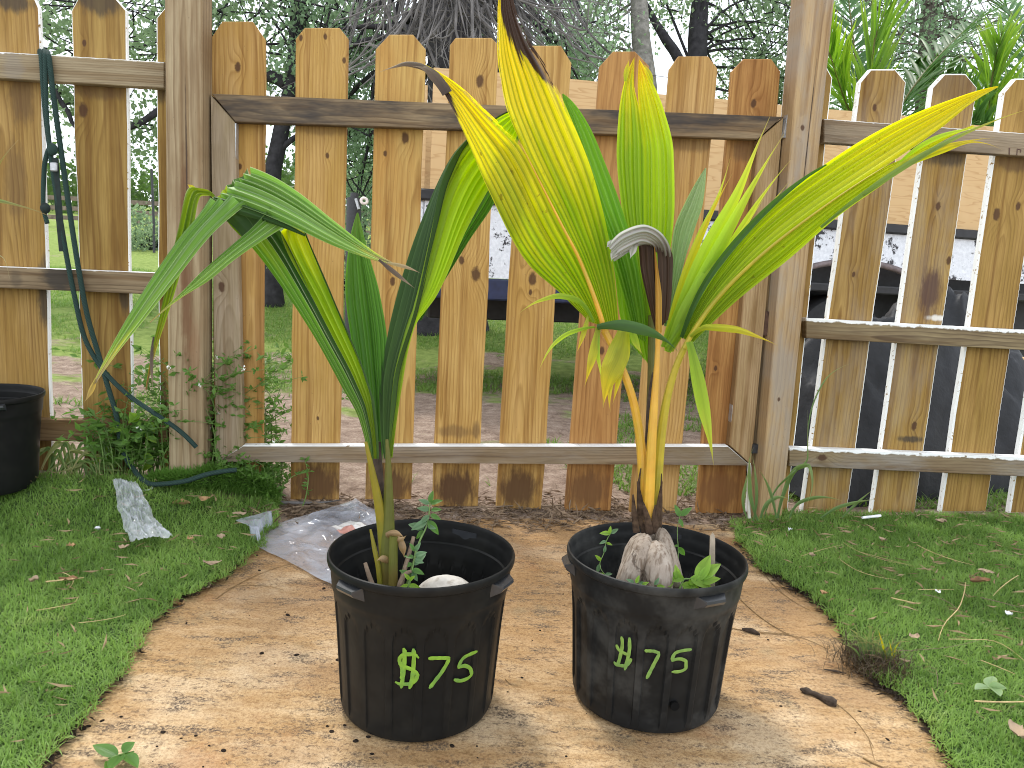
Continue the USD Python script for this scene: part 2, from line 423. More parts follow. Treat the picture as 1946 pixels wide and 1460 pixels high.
pit = g.mul(pit, g.step(g.noise(P, 20, 2), 0.5, 0.6))
col = g.mix(g.mul(pit, 0.8), col, (0.06, 0.045, 0.03))
col = g.mulc(g.step(n3, 0.44, 0.62, 0, 0.6), col, (0.55, 0.48, 0.41))
col = g.mulc(1.0, col, (1.0, 0.955, 0.89))
m_slab = g.done('concrete_look', g.node('principled_bsdf', 'BSDF', base_color=col, roughness=0.85, specular_ior_level=0.25, normal=g.bump(g.add(g.add(n3, g.mul(n2, 0.6)), g.mul(pit, -0.6)), 0.5, 0.006)))
obj('path', mslab, m_slab, kind='structure')

# artificial turf: backing sheets and blades
fb = lambda u, off: (FP + FT * u + FN * off)[:2]
left_poly = np.vstack([[[-0.95, -0.6]], le, [gnd(522, 962)[:2]], [fb(-0.92, 0.15)], [fb(-1.1, 0.16)], [fb(-3.2, 0.14)], [[-3.2, -0.6]]])
right_poly = np.vstack([[[1.02, -0.6], [3.4, -0.6]], [fb(3.4, 0.05)], [fb(1.05, 0.06)], [fb(0.93, 0.16)], re_[::1]])
_rag = np.random.default_rng(3)


def ragged(p, keep):
    q = np.array(Polygon(p).segmentize(0.012).exterior.coords)
    nz = (meshkit.fbm(np.c_[q * 28, q[:, :1] * 0], 3, 12) - 0.5) * 0.055 + _rag.normal(0, 0.003, len(q))
    q[:, 0] += nz; q[:, 1] += nz * 0.5
    return Polygon(q).buffer(0)


PL, PR = ragged(left_poly, None), ragged(right_poly, None)


def z_turf(x, y):
    p = np.stack([np.asarray(x, float) * 3, np.asarray(y, float) * 3, np.zeros_like(np.asarray(x, float))], -1)
    z = 0.012 + 0.014 * (meshkit.fbm(p, 3, 21) - 0.3)
    return z + np.maximum(0, z_ground(x, y) + 0.018)


def sheet(poly, cell, zf):
    b = poly.bounds
    gx, gy = np.meshgrid(np.arange(b[0], b[2] + cell, cell), np.arange(b[1], b[3] + cell, cell), indexing='ij')
    v = np.stack([gx, gy, zf(gx, gy)], -1).reshape(-1, 3)
    f = grid_faces(gx.shape[0], gx.shape[1])
    c = v[f].mean(1)
    f = f[contains_xy(poly, c[:, 0], c[:, 1])]
    u, inv = np.unique(f, return_inverse=True)
    return v[u], inv.reshape(-1, 3)


m_turfbase = plain('turf_backing_look', (0.05, 0.085, 0.025), 0.95, 0.1, 0.5, 60)
obj('turf', sheet(PL, 0.025, z_turf), m_turfbase, smooth=True, kind='structure')
obj('turf', sheet(PR, 0.025, z_turf), m_turfbase, smooth=True, kind='structure')


def blades(P0, length, width, lean, r, segs=2, bend=0.6, head=None):
    """many curved blades of grass as one mesh"""
    n = len(P0); az = r.uniform(0, 2 * np.pi, n) if head is None else head + r.normal(0, 1.2, n)
    length = np.broadcast_to(length, (n,)); width = np.broadcast_to(width, (n,)); lean = np.broadcast_to(lean, (n,))
    D = np.stack([np.cos(az), np.sin(az), np.zeros(n)], 1); S = np.stack([-np.sin(az), np.cos(az), np.zeros(n)], 1)
    tw = r.uniform(-0.7, 0.7, n)[:, None]; S = S * np.cos(tw) + D * np.sin(tw)
    V, k = [], segs + 1
    a, pos = lean.copy(), P0.copy()
    for i in range(k):
        wd = width * (1 - (i / segs) ** 2.2) if i < segs else width * 0.0
        if i < segs:
            V += [pos - S * wd[:, None] / 2, pos + S * wd[:, None] / 2]
        else:
            V += [pos]
        st = (length / segs)[:, None]
        pos = pos + st * (D * np.sin(a)[:, None] + np.array([0, 0, 1.0]) * np.cos(a)[:, None])
        a = a + bend * r.uniform(0.5, 1.2, n)
    V = np.stack(V, 1); m = V.shape[1]
    tri = []
    for i in range(segs - 1):
        tri += [(2 * i, 2 * i + 1, 2 * i + 3), (2 * i, 2 * i + 3, 2 * i + 2)]
    tri += [(2 * segs - 2, 2 * segs - 1, 2 * segs)]
    Fc = (np.arange(n)[:, None, None] * m + np.array(tri)[None]).reshape(-1, 3)
    return V.reshape(-1, 3), Fc


def in_view(p, mx=60):
    v = p - CAM; d = v @ fw
    x, y = CX + F * (v @ CAMX) / d, CY - F * (v @ CAMY) / d
    return (d > 0.3) & (x > -mx) & (x < 1946 + mx) & (y < 1460 + mx * 2)


def scatter(poly, n, zf, r, pad=200):
    b = poly.bounds
    q = np.stack([r.uniform(b[0], b[2], n), r.uniform(b[1], b[3], n)], 1)
    q = q[contains_xy(poly, q[:, 0], q[:, 1])]
    q = np.c_[q, zf(q[:, 0], q[:, 1])]
    return q[in_view(q, pad)]


m_turf = foliage_mat('turf_blade_look', [(0.211, 0.335, 0.073), (0.401, 0.551, 0.118), (0.592, 0.7, 0.222), (0.17, 0.285, 0.056), (0.7, 0.7, 0.397), (0.296, 0.435, 0.095), (0.7, 0.669, 0.27), (0.127, 0.216, 0.048), (0.508, 0.634, 0.159), (0.7, 0.7, 0.476)], 0.45, 0.5, 1.45, patch=True)
r = np.random.default_rng(11)
for nm, poly, N, hd in (('artificial_grass', PL, 380000, 0.4), ('artificial_grass', PR, 440000, 2.6)):
    q = scatter(poly.buffer(0.02), N, z_turf, r, 120)
    tall = 1 + 0.5 * (meshkit.fbm(np.c_[q[:, :2] * 7, q[:, :1] * 0], 3, 3) - 0.5)
    obj(nm, blades(q, r.uniform(0.014, 0.033, len(q)) * tall, r.uniform(0.0014, 0.0036, len(q)), r.uniform(0.1, 1.5, len(q)), r, 2, 0.6, None), m_turf,
        label='bright green artificial turf pile left of the concrete path' if poly is PL else 'bright green artificial turf pile right of the concrete path', cat='artificial grass', kind='stuff')

# ------------------------------------------------------------------ fence, gate, posts
def plank(corners, o_front, thick, ear=None, wob=0.0012, seed=0, ch=0.0022):
    """corners in photo pixels (xl_top, xr_top, y_ear, xl_bot, xr_bot, y_bot) and ear = (flat left x, flat right x, y top); returns mesh, origin, width axis"""
    xlt, xrt, ye, xlb, xrb, yb = corners
    bl, br, tl, tr = fen(xlb, yb, o_front), fen(xrb, yb, o_front), fen(xlt, ye, o_front), fen(xrt, ye, o_front)
    rr = np.random.default_rng(seed); n = 9; s = np.linspace(0, 1, n)[:, None]
    right = br + (tr - br) * s; left = tl + (bl - tl) * s
    right[1:-1, 0] += rr.normal(0, wob, n - 2); left[1:-1, 0] += rr.normal(0, wob, n - 2)
    poly = [right]
    if ear:
        poly.append(np.array([fen(ear[1], ear[2], o_front), fen(ear[0], ear[2], o_front)]))
    poly.append(left)
    return slab_uz(np.vstack(poly), o_front, thick, ch), fpt(*((bl + br) / 2), o_front)


def slab_uz(poly, o_front, thick, ch=0.0022):
    """a convex outline in the fence plane made into a board with eased front edges"""
    poly = np.asarray(poly, float); n = len(poly)
    e = np.roll(poly, -1, 0) - poly; nn = np.stack([e[:, 1], -e[:, 0]], 1); nn /= np.linalg.norm(nn, axis=1)[:, None] + 1e-12
    vn = nn + np.roll(nn, 1, 0); vn /= np.linalg.norm(vn, axis=1)[:, None] + 1e-12
    inner = poly - vn * ch
    loops = [(inner, o_front), (poly, o_front - ch), (poly, o_front - thick + ch), (inner, o_front - thick)]
    V = np.vstack([np.array([fpt(u, z, o) for u, z in lp]) for lp, o in loops])
    Fc = []
    for k in range(3):
        for i in range(n):
            j = (i + 1) % n; a, b, c, d = k * n + i, k * n + j, (k + 1) * n + j, (k + 1) * n + i
            Fc += [(a, d, c), (a, c, b)]
    c0 = len(V); V = np.vstack([V, fpt(*inner.mean(0), o_front), fpt(*inner.mean(0), o_front - thick)])
    for i in range(n):
        j = (i + 1) % n
        Fc += [(c0, i, j), (c0 + 1, 3 * n + j, 3 * n + i)]
    m = trimesh.Trimesh(V, Fc, process=False)
    m.fix_normals()
    return m


UP = np.array([0, 0, 1.0])
PT = 0.019
RO, RT = 0.0385, 0.038


def picket(parent, i, corners, ear, tone, white, knots=(), blobs=(), grey=0.0, seed=None):
    PT = 0.030 if i >= 12 else 0.021
    seed = 100 + i if seed is None else seed
    m, O = plank(corners, 0.0, PT, ear, seed=seed, ch=0.0055 if i >= 12 else 0.0035 if i <= 3 else 0.0022)
    kn = []
    for x, y, rp in knots:
        u, z = fen(x, y, 0.0); uo = (O - FP) @ FT
        kn.append((u - uo, z - O[2], rp * 2.7 / F))
    bb = []
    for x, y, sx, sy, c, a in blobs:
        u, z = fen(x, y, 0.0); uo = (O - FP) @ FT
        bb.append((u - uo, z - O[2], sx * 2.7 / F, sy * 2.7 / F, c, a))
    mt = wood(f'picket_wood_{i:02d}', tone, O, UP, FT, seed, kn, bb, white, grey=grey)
    return obj('picket', m, mt, parent)


def board(parent, name, quad, o_front, thick, tone, seed, horizontal=True, dark_rail=0.0, top_white=False, grey=0.0, knots=(), blobs=(), label=None):
    """quad = four photo pixels of the front face, counter-clockwise from bottom left"""
    P = np.array([fen(x, y, o_front) for x, y in quad])
    m = slab_uz(P, o_front, thick, 0.003)
    c = P.mean(0); O = fpt(*c, o_front)
    ax = (P[1] + P[2] - P[0] - P[3]) if horizontal else (P[2] + P[3] - P[0] - P[1])
    ax /= np.linalg.norm(ax); L = FT * ax[0] + UP * ax[1]; Wd = np.cross(FN, L) if horizontal else np.cross(L, FN)
    if horizontal and Wd[2] < 0: Wd = -Wd
    dp = 2.65 / F
    loc = lambda x, y: ((fpt(*fen(x, y, o_front), o_front) - O) @ Wd, (fpt(*fen(x, y, o_front), o_front) - O) @ L)
    kn = [(*loc(x, y), rp * dp) for x, y, rp in knots]
    bb = [(*loc(x, y), sx * dp, sy * dp, cc, a) for x, y, sx, sy, cc, a in blobs]
    mt = wood(f'{name}_wood_{seed}', tone, O, L, Wd, seed, kn, bb, None, dark_rail, 0.009, top_white, grey)
    return obj(name, m, mt, parent, label=label)


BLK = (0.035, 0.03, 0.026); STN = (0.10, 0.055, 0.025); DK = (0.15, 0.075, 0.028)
lf = thing('picket_fence', 'picket fence section behind the hanging dark green rope', 'fence')
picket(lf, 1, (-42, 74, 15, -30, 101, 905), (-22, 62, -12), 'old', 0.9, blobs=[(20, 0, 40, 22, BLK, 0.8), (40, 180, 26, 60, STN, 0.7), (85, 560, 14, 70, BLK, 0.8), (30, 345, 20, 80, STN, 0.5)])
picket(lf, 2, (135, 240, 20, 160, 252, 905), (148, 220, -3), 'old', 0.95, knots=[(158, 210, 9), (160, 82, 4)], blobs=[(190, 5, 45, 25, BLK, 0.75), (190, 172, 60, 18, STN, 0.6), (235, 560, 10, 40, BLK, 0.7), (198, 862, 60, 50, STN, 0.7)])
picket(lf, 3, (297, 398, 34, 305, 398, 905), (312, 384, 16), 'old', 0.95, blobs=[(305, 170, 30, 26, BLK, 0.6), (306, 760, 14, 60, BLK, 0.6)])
board(lf, 'rail', [(-60, 145), (312, 168), (312, 118), (-60, 95)], RO, RT, 'grey', 201, top_white=0.036, blobs=[(25, 125, 30, 20, (0.2, 0.18, 0.16), 0.4)])
board(lf, 'rail', [(-60, 545), (316, 561), (316, 519), (-60, 504)], RO, RT, 'rail', 202, top_white=0.034, blobs=[(110, 530, 35, 28, BLK, 0.85), (30, 530, 20, 12, BLK, 0.4)])
board(lf, 'rail', [(-60, 836), (318, 842), (318, 801), (-60, 795)], RO, RT, 'brown', 203)

gt = thing('gate', 'wide picket gate with mitred frame behind the two potted palms', 'gate')
picket(gt, 4, (400, 503, 74, 408, 499, 940), (422, 480, 41), 'gate', None, knots=[(452, 128, 6), (456, 317, 4)], blobs=[(470, 935, 60, 50, DK, 0.6)])
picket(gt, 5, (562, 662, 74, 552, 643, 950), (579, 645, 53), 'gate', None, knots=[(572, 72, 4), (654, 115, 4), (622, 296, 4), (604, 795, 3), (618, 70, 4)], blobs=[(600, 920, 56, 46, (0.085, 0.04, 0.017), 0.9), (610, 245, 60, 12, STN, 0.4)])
picket(gt, 6, (714, 809, 94, 694, 781, 949), (740, 785, 66), 'gate', None, knots=[(732, 292, 4), (770, 262, 8), (746, 535, 6)], blobs=[(740, 920, 52, 45, (0.085, 0.04, 0.017), 0.9)])
picket(gt, 7, (855, 948, 86, 821, 908, 963), (866, 934, 72), 'gate', None, knots=[(912, 155, 8), (877, 495, 6), (904, 522, 10)], blobs=[(866, 930, 50, 48, (0.075, 0.036, 0.016), 0.95), (862, 820, 40, 14, STN, 0.5), (905, 820, 9, 20, STN, 0.6)])
picket(gt, 8, (990, 1086, 120, 942, 1028, 968), (1012, 1066, 87), 'gate', None, knots=[(1008, 556, 4), (1012, 530, 9)], blobs=[(985, 930, 50, 46, (0.085, 0.042, 0.017), 0.95)])
picket(gt, 9, (1140, 1234, 126, 1073, 1160, 971), (1165, 1207, 98), 'rust', None, knots=[(1144, 667, 6)], blobs=[(1117, 930, 50, 46, (0.12, 0.055, 0.02), 0.85)])
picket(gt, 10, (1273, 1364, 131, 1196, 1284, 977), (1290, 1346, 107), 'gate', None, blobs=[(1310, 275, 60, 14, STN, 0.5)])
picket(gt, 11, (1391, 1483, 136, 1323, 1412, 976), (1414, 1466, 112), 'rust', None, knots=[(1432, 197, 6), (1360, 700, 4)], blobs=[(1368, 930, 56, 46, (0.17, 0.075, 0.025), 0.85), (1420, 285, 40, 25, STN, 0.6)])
board(gt, 'stile', [(410, 900), (462, 850), (446, 232), (400, 180)], RO, RT, 'grey', 211, False, knots=[(421, 545, 7)])
board(gt, 'rail', [(447, 232), (1440, 265), (1487, 222), (402, 178)], RO + 0.002, RT, 'rail', 212, dark_rail=0.95)
board(gt, 'rail', [(412, 878), (1426, 885), (1384, 848), (462, 847)], RO + 0.002, RT, 'rail', 213, grey=0.3, top_white=0.0415)
board(gt, 'stile', [(1428, 884), (1386, 846), (1441, 266), (1489, 224)][::-1], RO, RT, 'reddish', 214, False)
m_steel = plain('galvanised_look', (0.42, 0.43, 0.44), 0.4, 0.5, 0.3, 60, metal=0.8)
m_blacksteel = plain('dark_steel_look', (0.03, 0.03, 0.032), 0.5, 0.4, 0.3, 60)
m_rust = plain('rusty_steel_look', (0.09, 0.05, 0.035), 0.7, 0.3, 0.5, 60)


def fence_box(parent, name, quad, off, thick, mat, label=None):
    P = np.array([fen(x, y, off) for x, y in quad])
    return obj(name, slab_uz(P, off, thick, 0.0008), mat, parent, label=label)


fence_box(gt, 'corner_bracket', [(445, 318), (448, 318), (449, 234), (446, 234)], 0.036, 0.03, m_steel)
fence_box(gt, 'corner_bracket', [(1387, 838), (1391, 838), (1396, 770), (1392, 770)], 0.036, 0.03, m_steel)
fence_box(gt, 'corner_bracket', [(1433, 350), (1437, 350), (1444, 272), (1440, 272)], 0.036, 0.03, m_steel)

m_post1 = wood('post_wood_left', 'post', fpt(*fen(350, 500, 0.105), 0.105), UP, FT, 301, blobs=[(0.005, -0.02, 0.022, 0.40, (0.13, 0.06, 0.028), 0.75), (0.012, 0.35, 0.003, 0.25, (0.05, 0.03, 0.02), 0.9), (0.03, -0.3, 0.02, 0.15, (0.2, 0.1, 0.05), 0.5)], dark_rail=0.0, spacing=0.016)
pl_ = thing('fence_post', 'tall square timber post between the rope fence and the gate', 'post')
A = [fen(x, y, 0.105) for x, y in ((322, 1010), (386, 1010), (383, -260), (310, -260))]
obj('timber', slab_uz(A, 0.105, 0.105, 0.004), m_post1, pl_)
pr_ = thing('fence_post', 'tall square timber post at the hinge side of the gate', 'post')
A = [fen(x, y, 0.105) for x, y in ((1441, 992), (1485, 994), (1608, -220), (1545, -220))]
m_post2 = wood('post_wood_right', 'reddish', fpt(*np.mean(A, 0), 0.105), UP, FT, 302, knots=[(0.0, 0.0, 0.006), (0.0, -0.62, 0.006), (-0.02, 0.32, 0.008)], blobs=[(0.004, 0.25, 0.0025, 0.32, (0.04, 0.025, 0.018), 0.95)], spacing=0.016, grey=0.55)
obj('timber', slab_uz(A, 0.105, 0.10, 0.004), m_post2, pr_)
A = [fen(x, y, 0.03) for x, y in ((1428, 884), (1450, 884), (1502, 222), (1489, 222))]
m_jamb = wood('jamb_wood', 'reddish', fpt(*np.mean(A, 0), 0.03), UP, FT, 303, dark_rail=0.7, spacing=0.012)
obj('jamb', slab_uz(A, 0.028, 0.03), m_jamb, pr_)
hg = [fence_box(gt, 'hinge', [(1489, 262), (1499, 262), (1508, 216), (1497, 216)], 0.060, 0.03, m_steel),
      fence_box(gt, 'hinge', [(1452, 638), (1470, 638), (1474, 592), (1456, 592)], 0.046, 0.02, m_rust, 'rusty dark hinge')]
fence_box(gt, 'hinge', [(1429, 862), (1446, 862), (1449, 845), (1432, 845)], 0.048, 0.02, m_blacksteel)

rf = thing('picket_fence', 'picket fence section with white painted edges in front of the truck', 'fence')
picket(rf, 12, (1496, 1583, 148, 1420, 1497, 975), (1512, 1568, 120), 'old', 1.0)
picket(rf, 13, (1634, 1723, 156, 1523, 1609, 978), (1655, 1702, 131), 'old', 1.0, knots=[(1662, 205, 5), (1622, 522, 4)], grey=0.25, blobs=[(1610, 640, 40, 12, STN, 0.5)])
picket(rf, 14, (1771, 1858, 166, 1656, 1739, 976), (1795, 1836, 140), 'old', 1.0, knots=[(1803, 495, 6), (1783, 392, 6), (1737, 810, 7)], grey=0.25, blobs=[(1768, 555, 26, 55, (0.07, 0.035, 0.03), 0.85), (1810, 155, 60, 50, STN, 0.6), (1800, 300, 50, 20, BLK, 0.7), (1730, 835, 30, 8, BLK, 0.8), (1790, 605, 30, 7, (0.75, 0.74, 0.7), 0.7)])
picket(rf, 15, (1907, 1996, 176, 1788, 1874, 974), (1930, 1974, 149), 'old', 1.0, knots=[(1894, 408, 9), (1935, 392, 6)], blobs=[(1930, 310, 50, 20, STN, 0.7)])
picket(rf, 16, (2042, 2130, 185, 1919, 2006, 976), (2064, 2108, 158), 'old', 1.0)
board(rf, 'rail', [(1566, 271), (2080, 306), (2080, 263), (1566, 226)], RO, RT, 'grey', 221, top_white=0.037, dark_rail=0.5)
board(rf, 'rail', [(1532, 643), (2080, 673), (2080, 635), (1532, 605)], RO, RT, 'rail', 222, top_white=0.024)
board(rf, 'rail', [(1500, 886), (2080, 912), (2080, 874), (1500, 851)], RO, RT, 'rail', 223, top_white=0.024, grey=0.6, knots=[(1562, 870, 8)])

m_stamp = plain('stamp_ink_look', (0.10, 0.06, 0.045), 0.8, 0.2)
for q in ([(1917, 294), (1919.5, 294), (1920, 281), (1917.5, 281)], [(1931.5, 295), (1933.5, 295), (1935, 282.5), (1933, 282.5)], [(1935, 285), (1940, 285.4), (1940.2, 283.4), (1935.2, 283)], [(1938.5, 290), (1940.5, 290), (1941.5, 284), (1939.5, 284)]):
    fence_box(rf, 'stamped_mark', q, RO + 0.0012, 0.002, m_stamp)

# ------------------------------------------------------------------ pots
m_pot = plain('black_plastic_look', (0.0048, 0.0049, 0.0047), 0.45, 0.17, 0.3, 40, 0.0006, dirt=(0.018, 0.017, 0.014), dirt_scale=14, dirt_amt=0.3)
m_pot_dusty = plain('dusty_black_plastic_look', (0.0062, 0.0065, 0.0066), 0.5, 0.18, 0.35, 40, 0.0006, dirt=(0.06, 0.06, 0.056), dirt_scale=8, dirt_amt=0.55)
m_handle = plain('glossy_black_plastic_look', (0.02, 0.021, 0.023), 0.26, 0.55, 0.3, 40)
m_soil = plain('potting_soil_look', (0.028, 0.02, 0.014), 0.95, 0.15, 0.6, 60, 0.01, dirt=(0.10, 0.075, 0.05), dirt_scale=60, dirt_amt=0.5)
m_hole = plain('hole_look', (0.004, 0.004, 0.004), 0.9, 0.1, 0.1)
m_mark = plain('green_marker_look', (0.17, 0.31, 0.03), 0.55, 0.3, 0.25, 70, dirt=(0.09, 0.20, 0.05), dirt_scale=22, dirt_amt=0.8)
m_mark2 = plain('green_marker_paler_look', (0.17, 0.28, 0.055), 0.55, 0.3, 0.25, 70, dirt=(0.11, 0.22, 0.06), dirt_scale=25, dirt_amt=0.7)


def make_pot(name, label, base, R, Hh, mat, handles, phase, panel_amt=0.0028, soil=0.165, lean=(0, 0)):
    t = thing(name, label, 'plant pot', group=None)
    k = R / 0.181
    prof = np.array([(0.0, 0.0), (0.136, 0.0), (0.147, 0.005), (0.1512, 0.015), (0.153, 0.03), (0.1542, 0.05), (0.156, 0.08), (0.158, 0.11), (0.160, 0.14), (0.162, 0.17), (0.1642, 0.195), (0.166, 0.215), (0.168, 0.232), (0.1685, 0.240),
                     (0.1715, 0.246), (0.1722, 0.252), (0.1742, 0.275), (0.1758, 0.288), (0.1762, 0.2895), (0.1802, 0.2925), (0.1815, 0.297), (0.1815, 0.303), (0.180, 0.3065), (0.1775, 0.3075), (0.1755, 0.3055), (0.1745, 0.300),
                     (0.1725, 0.284), (0.1700, 0.281), (0.1685, 0.262), (0.1655, 0.259), (0.1640, 0.246), (0.1605, 0.240), (0.1602, 0.22), (0.157, 0.18), (0.154, 0.15), (0.153, 0.14)])
    prof[:, 1] *= Hh / 0.3075; prof[:, 0] *= k
    # dense vertical sampling on the panelled wall
    s = []
    for a, b in zip(prof[:-1], prof[1:]):
        nseg = max(1, int(np.hypot(*(b - a)) / 0.008)); s += [a + (b - a) * i / nseg for i in range(nseg)]
    s.append(prof[-1]); s = np.array(s)
    outer_n = int(np.argmin(np.abs(s[:, 1] - 0.238 * Hh / 0.3075) + (np.arange(len(s)) > len(s) * 0.6) * 9))
    nth = 720; th = np.linspace(0, 2 * np.pi, nth, endpoint=False)
    TH_, I = np.meshgrid(th, np.arange(len(s)))
    rr, zz = s[I, 0], s[I, 1]
    npan = 18; ph = ((TH_ + phase) * npan / (2 * np.pi)) % 1.0 - 0.5
    zt = zz / Hh
    wid = 0.37
    arch = np.where(zt > 0.63, np.sqrt(np.clip(1 - ((zt - 0.63) / 0.10) ** 2, 0, 1)), 1.0) * wid
    low = smooth01(zt, 0.07, 0.10)
    inn = (1 - smooth01(np.abs(ph), arch - 0.022, arch + 0.022)) * low * (zt < 0.735)
    is_out = I <= outer_n
    rr = rr - panel_amt * inn * is_out
    # the same panels show on the inside wall
    zin = (zz > 0.12) & (I > outer_n + 6)
    rr = np.where(zin & (zt < 0.73) & ~is_out, rr - 0.0042 * (1 - smooth01(np.abs(ph), arch - 0.03, arch + 0.03)), rr)
    rr = rr * (1 + 0.004 * np.sin(2 * TH_ + phase) * zt)
    V = np.stack([rr * np.cos(TH_) + base[0] + lean[0] * zz, rr * np.sin(TH_) + base[1] + lean[1] * zz, zz + 0.001], -1).reshape(-1, 3)
    body = trimesh.Trimesh(V, grid_faces(len(s), nth, True)[:, ::-1], process=False)
    obj('pot_wall', body, mat, t, smooth=35)
    # soil
    rs = np.linspace(0, 0.1555 * k, 24); T2, R2 = np.meshgrid(np.linspace(0, 2 * np.pi, 90, endpoint=False), rs)
    p = np.stack([R2 * np.cos(T2) + base[0], R2 * np.sin(T2) + base[1], np.full_like(R2, soil)], -1)
    p[..., 2] += 0.022 * (meshkit.fbm(p * 26, 4, 3) - 0.5) + 0.008 * (meshkit.fbm(p * 120, 2, 4) - 0.5)
    obj('soil', (p.reshape(-1, 3), grid_faces(24, 90, True)), m_soil, t, smooth=True)
    for a, hz, hw in handles:
        an = np.radians(a) - np.pi / 2                                  # 0 faces the lens side (-y)
        er, et = np.array([np.cos(an), np.sin(an), 0]), np.array([-np.sin(an), np.cos(an), 0])
        pts = []
        for sx in (-1, 1):
            for (dr, dz, q) in ((0.170, 0.015, 1.0), (0.190, 0.008, 0.62), (0.191, 0.003, 0.62), (0.186, -0.004, 0.66), (0.170, -0.012, 1.0)):
                pts.append(np.r_[base, 0] + er * dr * k + et * sx * hw * q + np.array([0, 0, hz + dz]))
        h = trimesh.convex.convex_hull(np.array(pts))
        obj('handle', h, m_handle, t)
    return t, k


def on_pot(px, base, k, Hh, gap=0.0012):
    """points on the tapered wall under the given photo pixels"""
    out = []
    for x, y in px:
        d = ray(x, y); t0, t1 = 0.8, 2.0
        zs = np.array([0.0, 0.02, 0.05, 0.24, 0.31]) * Hh / 0.3075; rs = (np.array([0.148, 0.1525, 0.1545, 0.1685, 0.176]) + gap) * k
        best = None
        for tt in np.linspace(1.0, 1.9, 1800):
            P = CAM + d * tt
            if np.hypot(P[0] - base[0], P[1] - base[1]) < np.interp(P[2], zs, rs):
                best = P; break
        out.append(best if best is not None else P)
    return np.array(out)


def stroke(px, base, k, Hh, w, taper=True):
    c = curve(np.array(px, float), 26)
    P = on_pot(c, base, k, Hh)
    ctr = np.r_[base, 0]
    Nn = P - ctr; Nn[:, 2] = 0; Nn /= np.linalg.norm(Nn, axis=1)[:, None]; Nn[:, 2] = -0.09
    T = np.gradient(P, axis=0); T /= np.linalg.norm(T, axis=1)[:, None]
    S = np.cross(Nn, T); S /= np.linalg.norm(S, axis=1)[:, None]
    n = len(P); ww = w / 2 * (1 + 0.07 * np.sin(np.arange(n) * 0.9 + px[0][0])) * np.clip(np.minimum(np.arange(n) + 1.2, n - np.arange(n) + 0.2) / 3.0, 0.35, 1)
    V = np.stack([P - S * ww[:, None], P + Nn * 0.0007, P + S * ww[:, None]], 1).reshape(-1, 3)
    return V, grid_faces(n, 3)


def marks(t, groups, base, k, Hh, w, ox, oy, sc, mat):
    for g_ in groups:
        ms = [trimesh.Trimesh(*stroke([(ox + x / sc, oy + y / sc) for x, y in s], base, k, Hh, w), process=False) for s in g_]
        obj('painted_character', join(ms), mat, t, smooth=True)


B1, B2 = gnd(793, 1329)[:2], gnd(1224, 1317)[:2]
H1 = 0.317
pot1, k1 = make_pot('plant_pot', 'black plastic nursery pot holding the greener palm and a pale round coconut', B1, 0.181, H1, m_pot, [(-39, 0.288, 0.034), (64, 0.286, 0.034), (155, 0.288, 0.03)], 0.05, 0.0034)
marks(pot1, [
    [[(760, 600), (772, 640), (765, 760), (740, 950)], [(845, 605), (852, 660), (845, 800), (812, 955)], [(893, 690), (850, 655), (775, 655), (725, 700), (735, 745), (800, 775), (848, 795), (882, 835), (860, 885), (800, 915), (740, 915), (688, 895)], [(735, 720), (750, 800), (745, 880)]],
    [[(975, 692), (1070, 688), (1165, 688)], [(1160, 690), (1100, 800), (1040, 880), (985, 952)]],
    [[(1402, 632), (1340, 655), (1285, 685), (1255, 725), (1238, 778)], [(1238, 778), (1290, 755), (1340, 780), (1352, 825), (1310, 868), (1250, 885), (1198, 872)]]],
    B1, k1, H1, 0.0074, 600, 1100, 4.5625, m_mark)
H2 = 0.312
pot2, k2 = make_pot('plant_pot', 'dusty black plastic nursery pot holding the yellowing palm', B2, 0.1815, H2, m_pot_dusty, [(-84, 0.283, 0.032), (25, 0.283, 0.034), (160, 0.283, 0.03)], 0.12, 0.0058)
marks(pot2, [
    [[(597, 500), (606, 560), (590, 660), (562, 755)], [(667, 508), (668, 600), (650, 700), (625, 792)], [(556, 570), (570, 610), (610, 640), (660, 660)], [(532, 718), (560, 748), (620, 755), (684, 690)]],
    [[(798, 625), (870, 628), (930, 650)], [(928, 650), (880, 740), (815, 868)]],
    [[(1208, 615), (1140, 622), (1062, 648), (1036, 718)], [(1036, 716), (1100, 695), (1158, 720), (1158, 770), (1100, 805), (1032, 808)]]],
    B2, k2, H2, 0.0066, 1050, 1100, 4.5625, m_mark2)
hp = on_pot([(1283, 1343)], B2, k2, H2)[0]; hn = np.r_[hp[:2] - B2, 0]; hn /= np.linalg.norm(hn)
hd = trimesh.creation.cylinder(radius=0.0088, height=0.006, sections=24)
hd.apply_transform(trimesh.geometry.align_vectors([0, 0, 1], hn)); hd.apply_translation(hp - hn * 0.0028)
obj('drain_hole', hd, m_hole, pot2)
B3 = gnd(-31, 930, 0.075)[:2]
pot3, k3 = make_pot('plant_pot', 'black plastic nursery pot cut off beside the rope fence', B3, 0.181, 0.31, m_pot, [(48, 0.288, 0.034)], 0.0, 0.0)
UsdGeom.Xformable(pot3).AddTranslateOp().Set(Gf.Vec3d(0, 0, float(z_turf(B3[0], B3[1])) - 0.004))

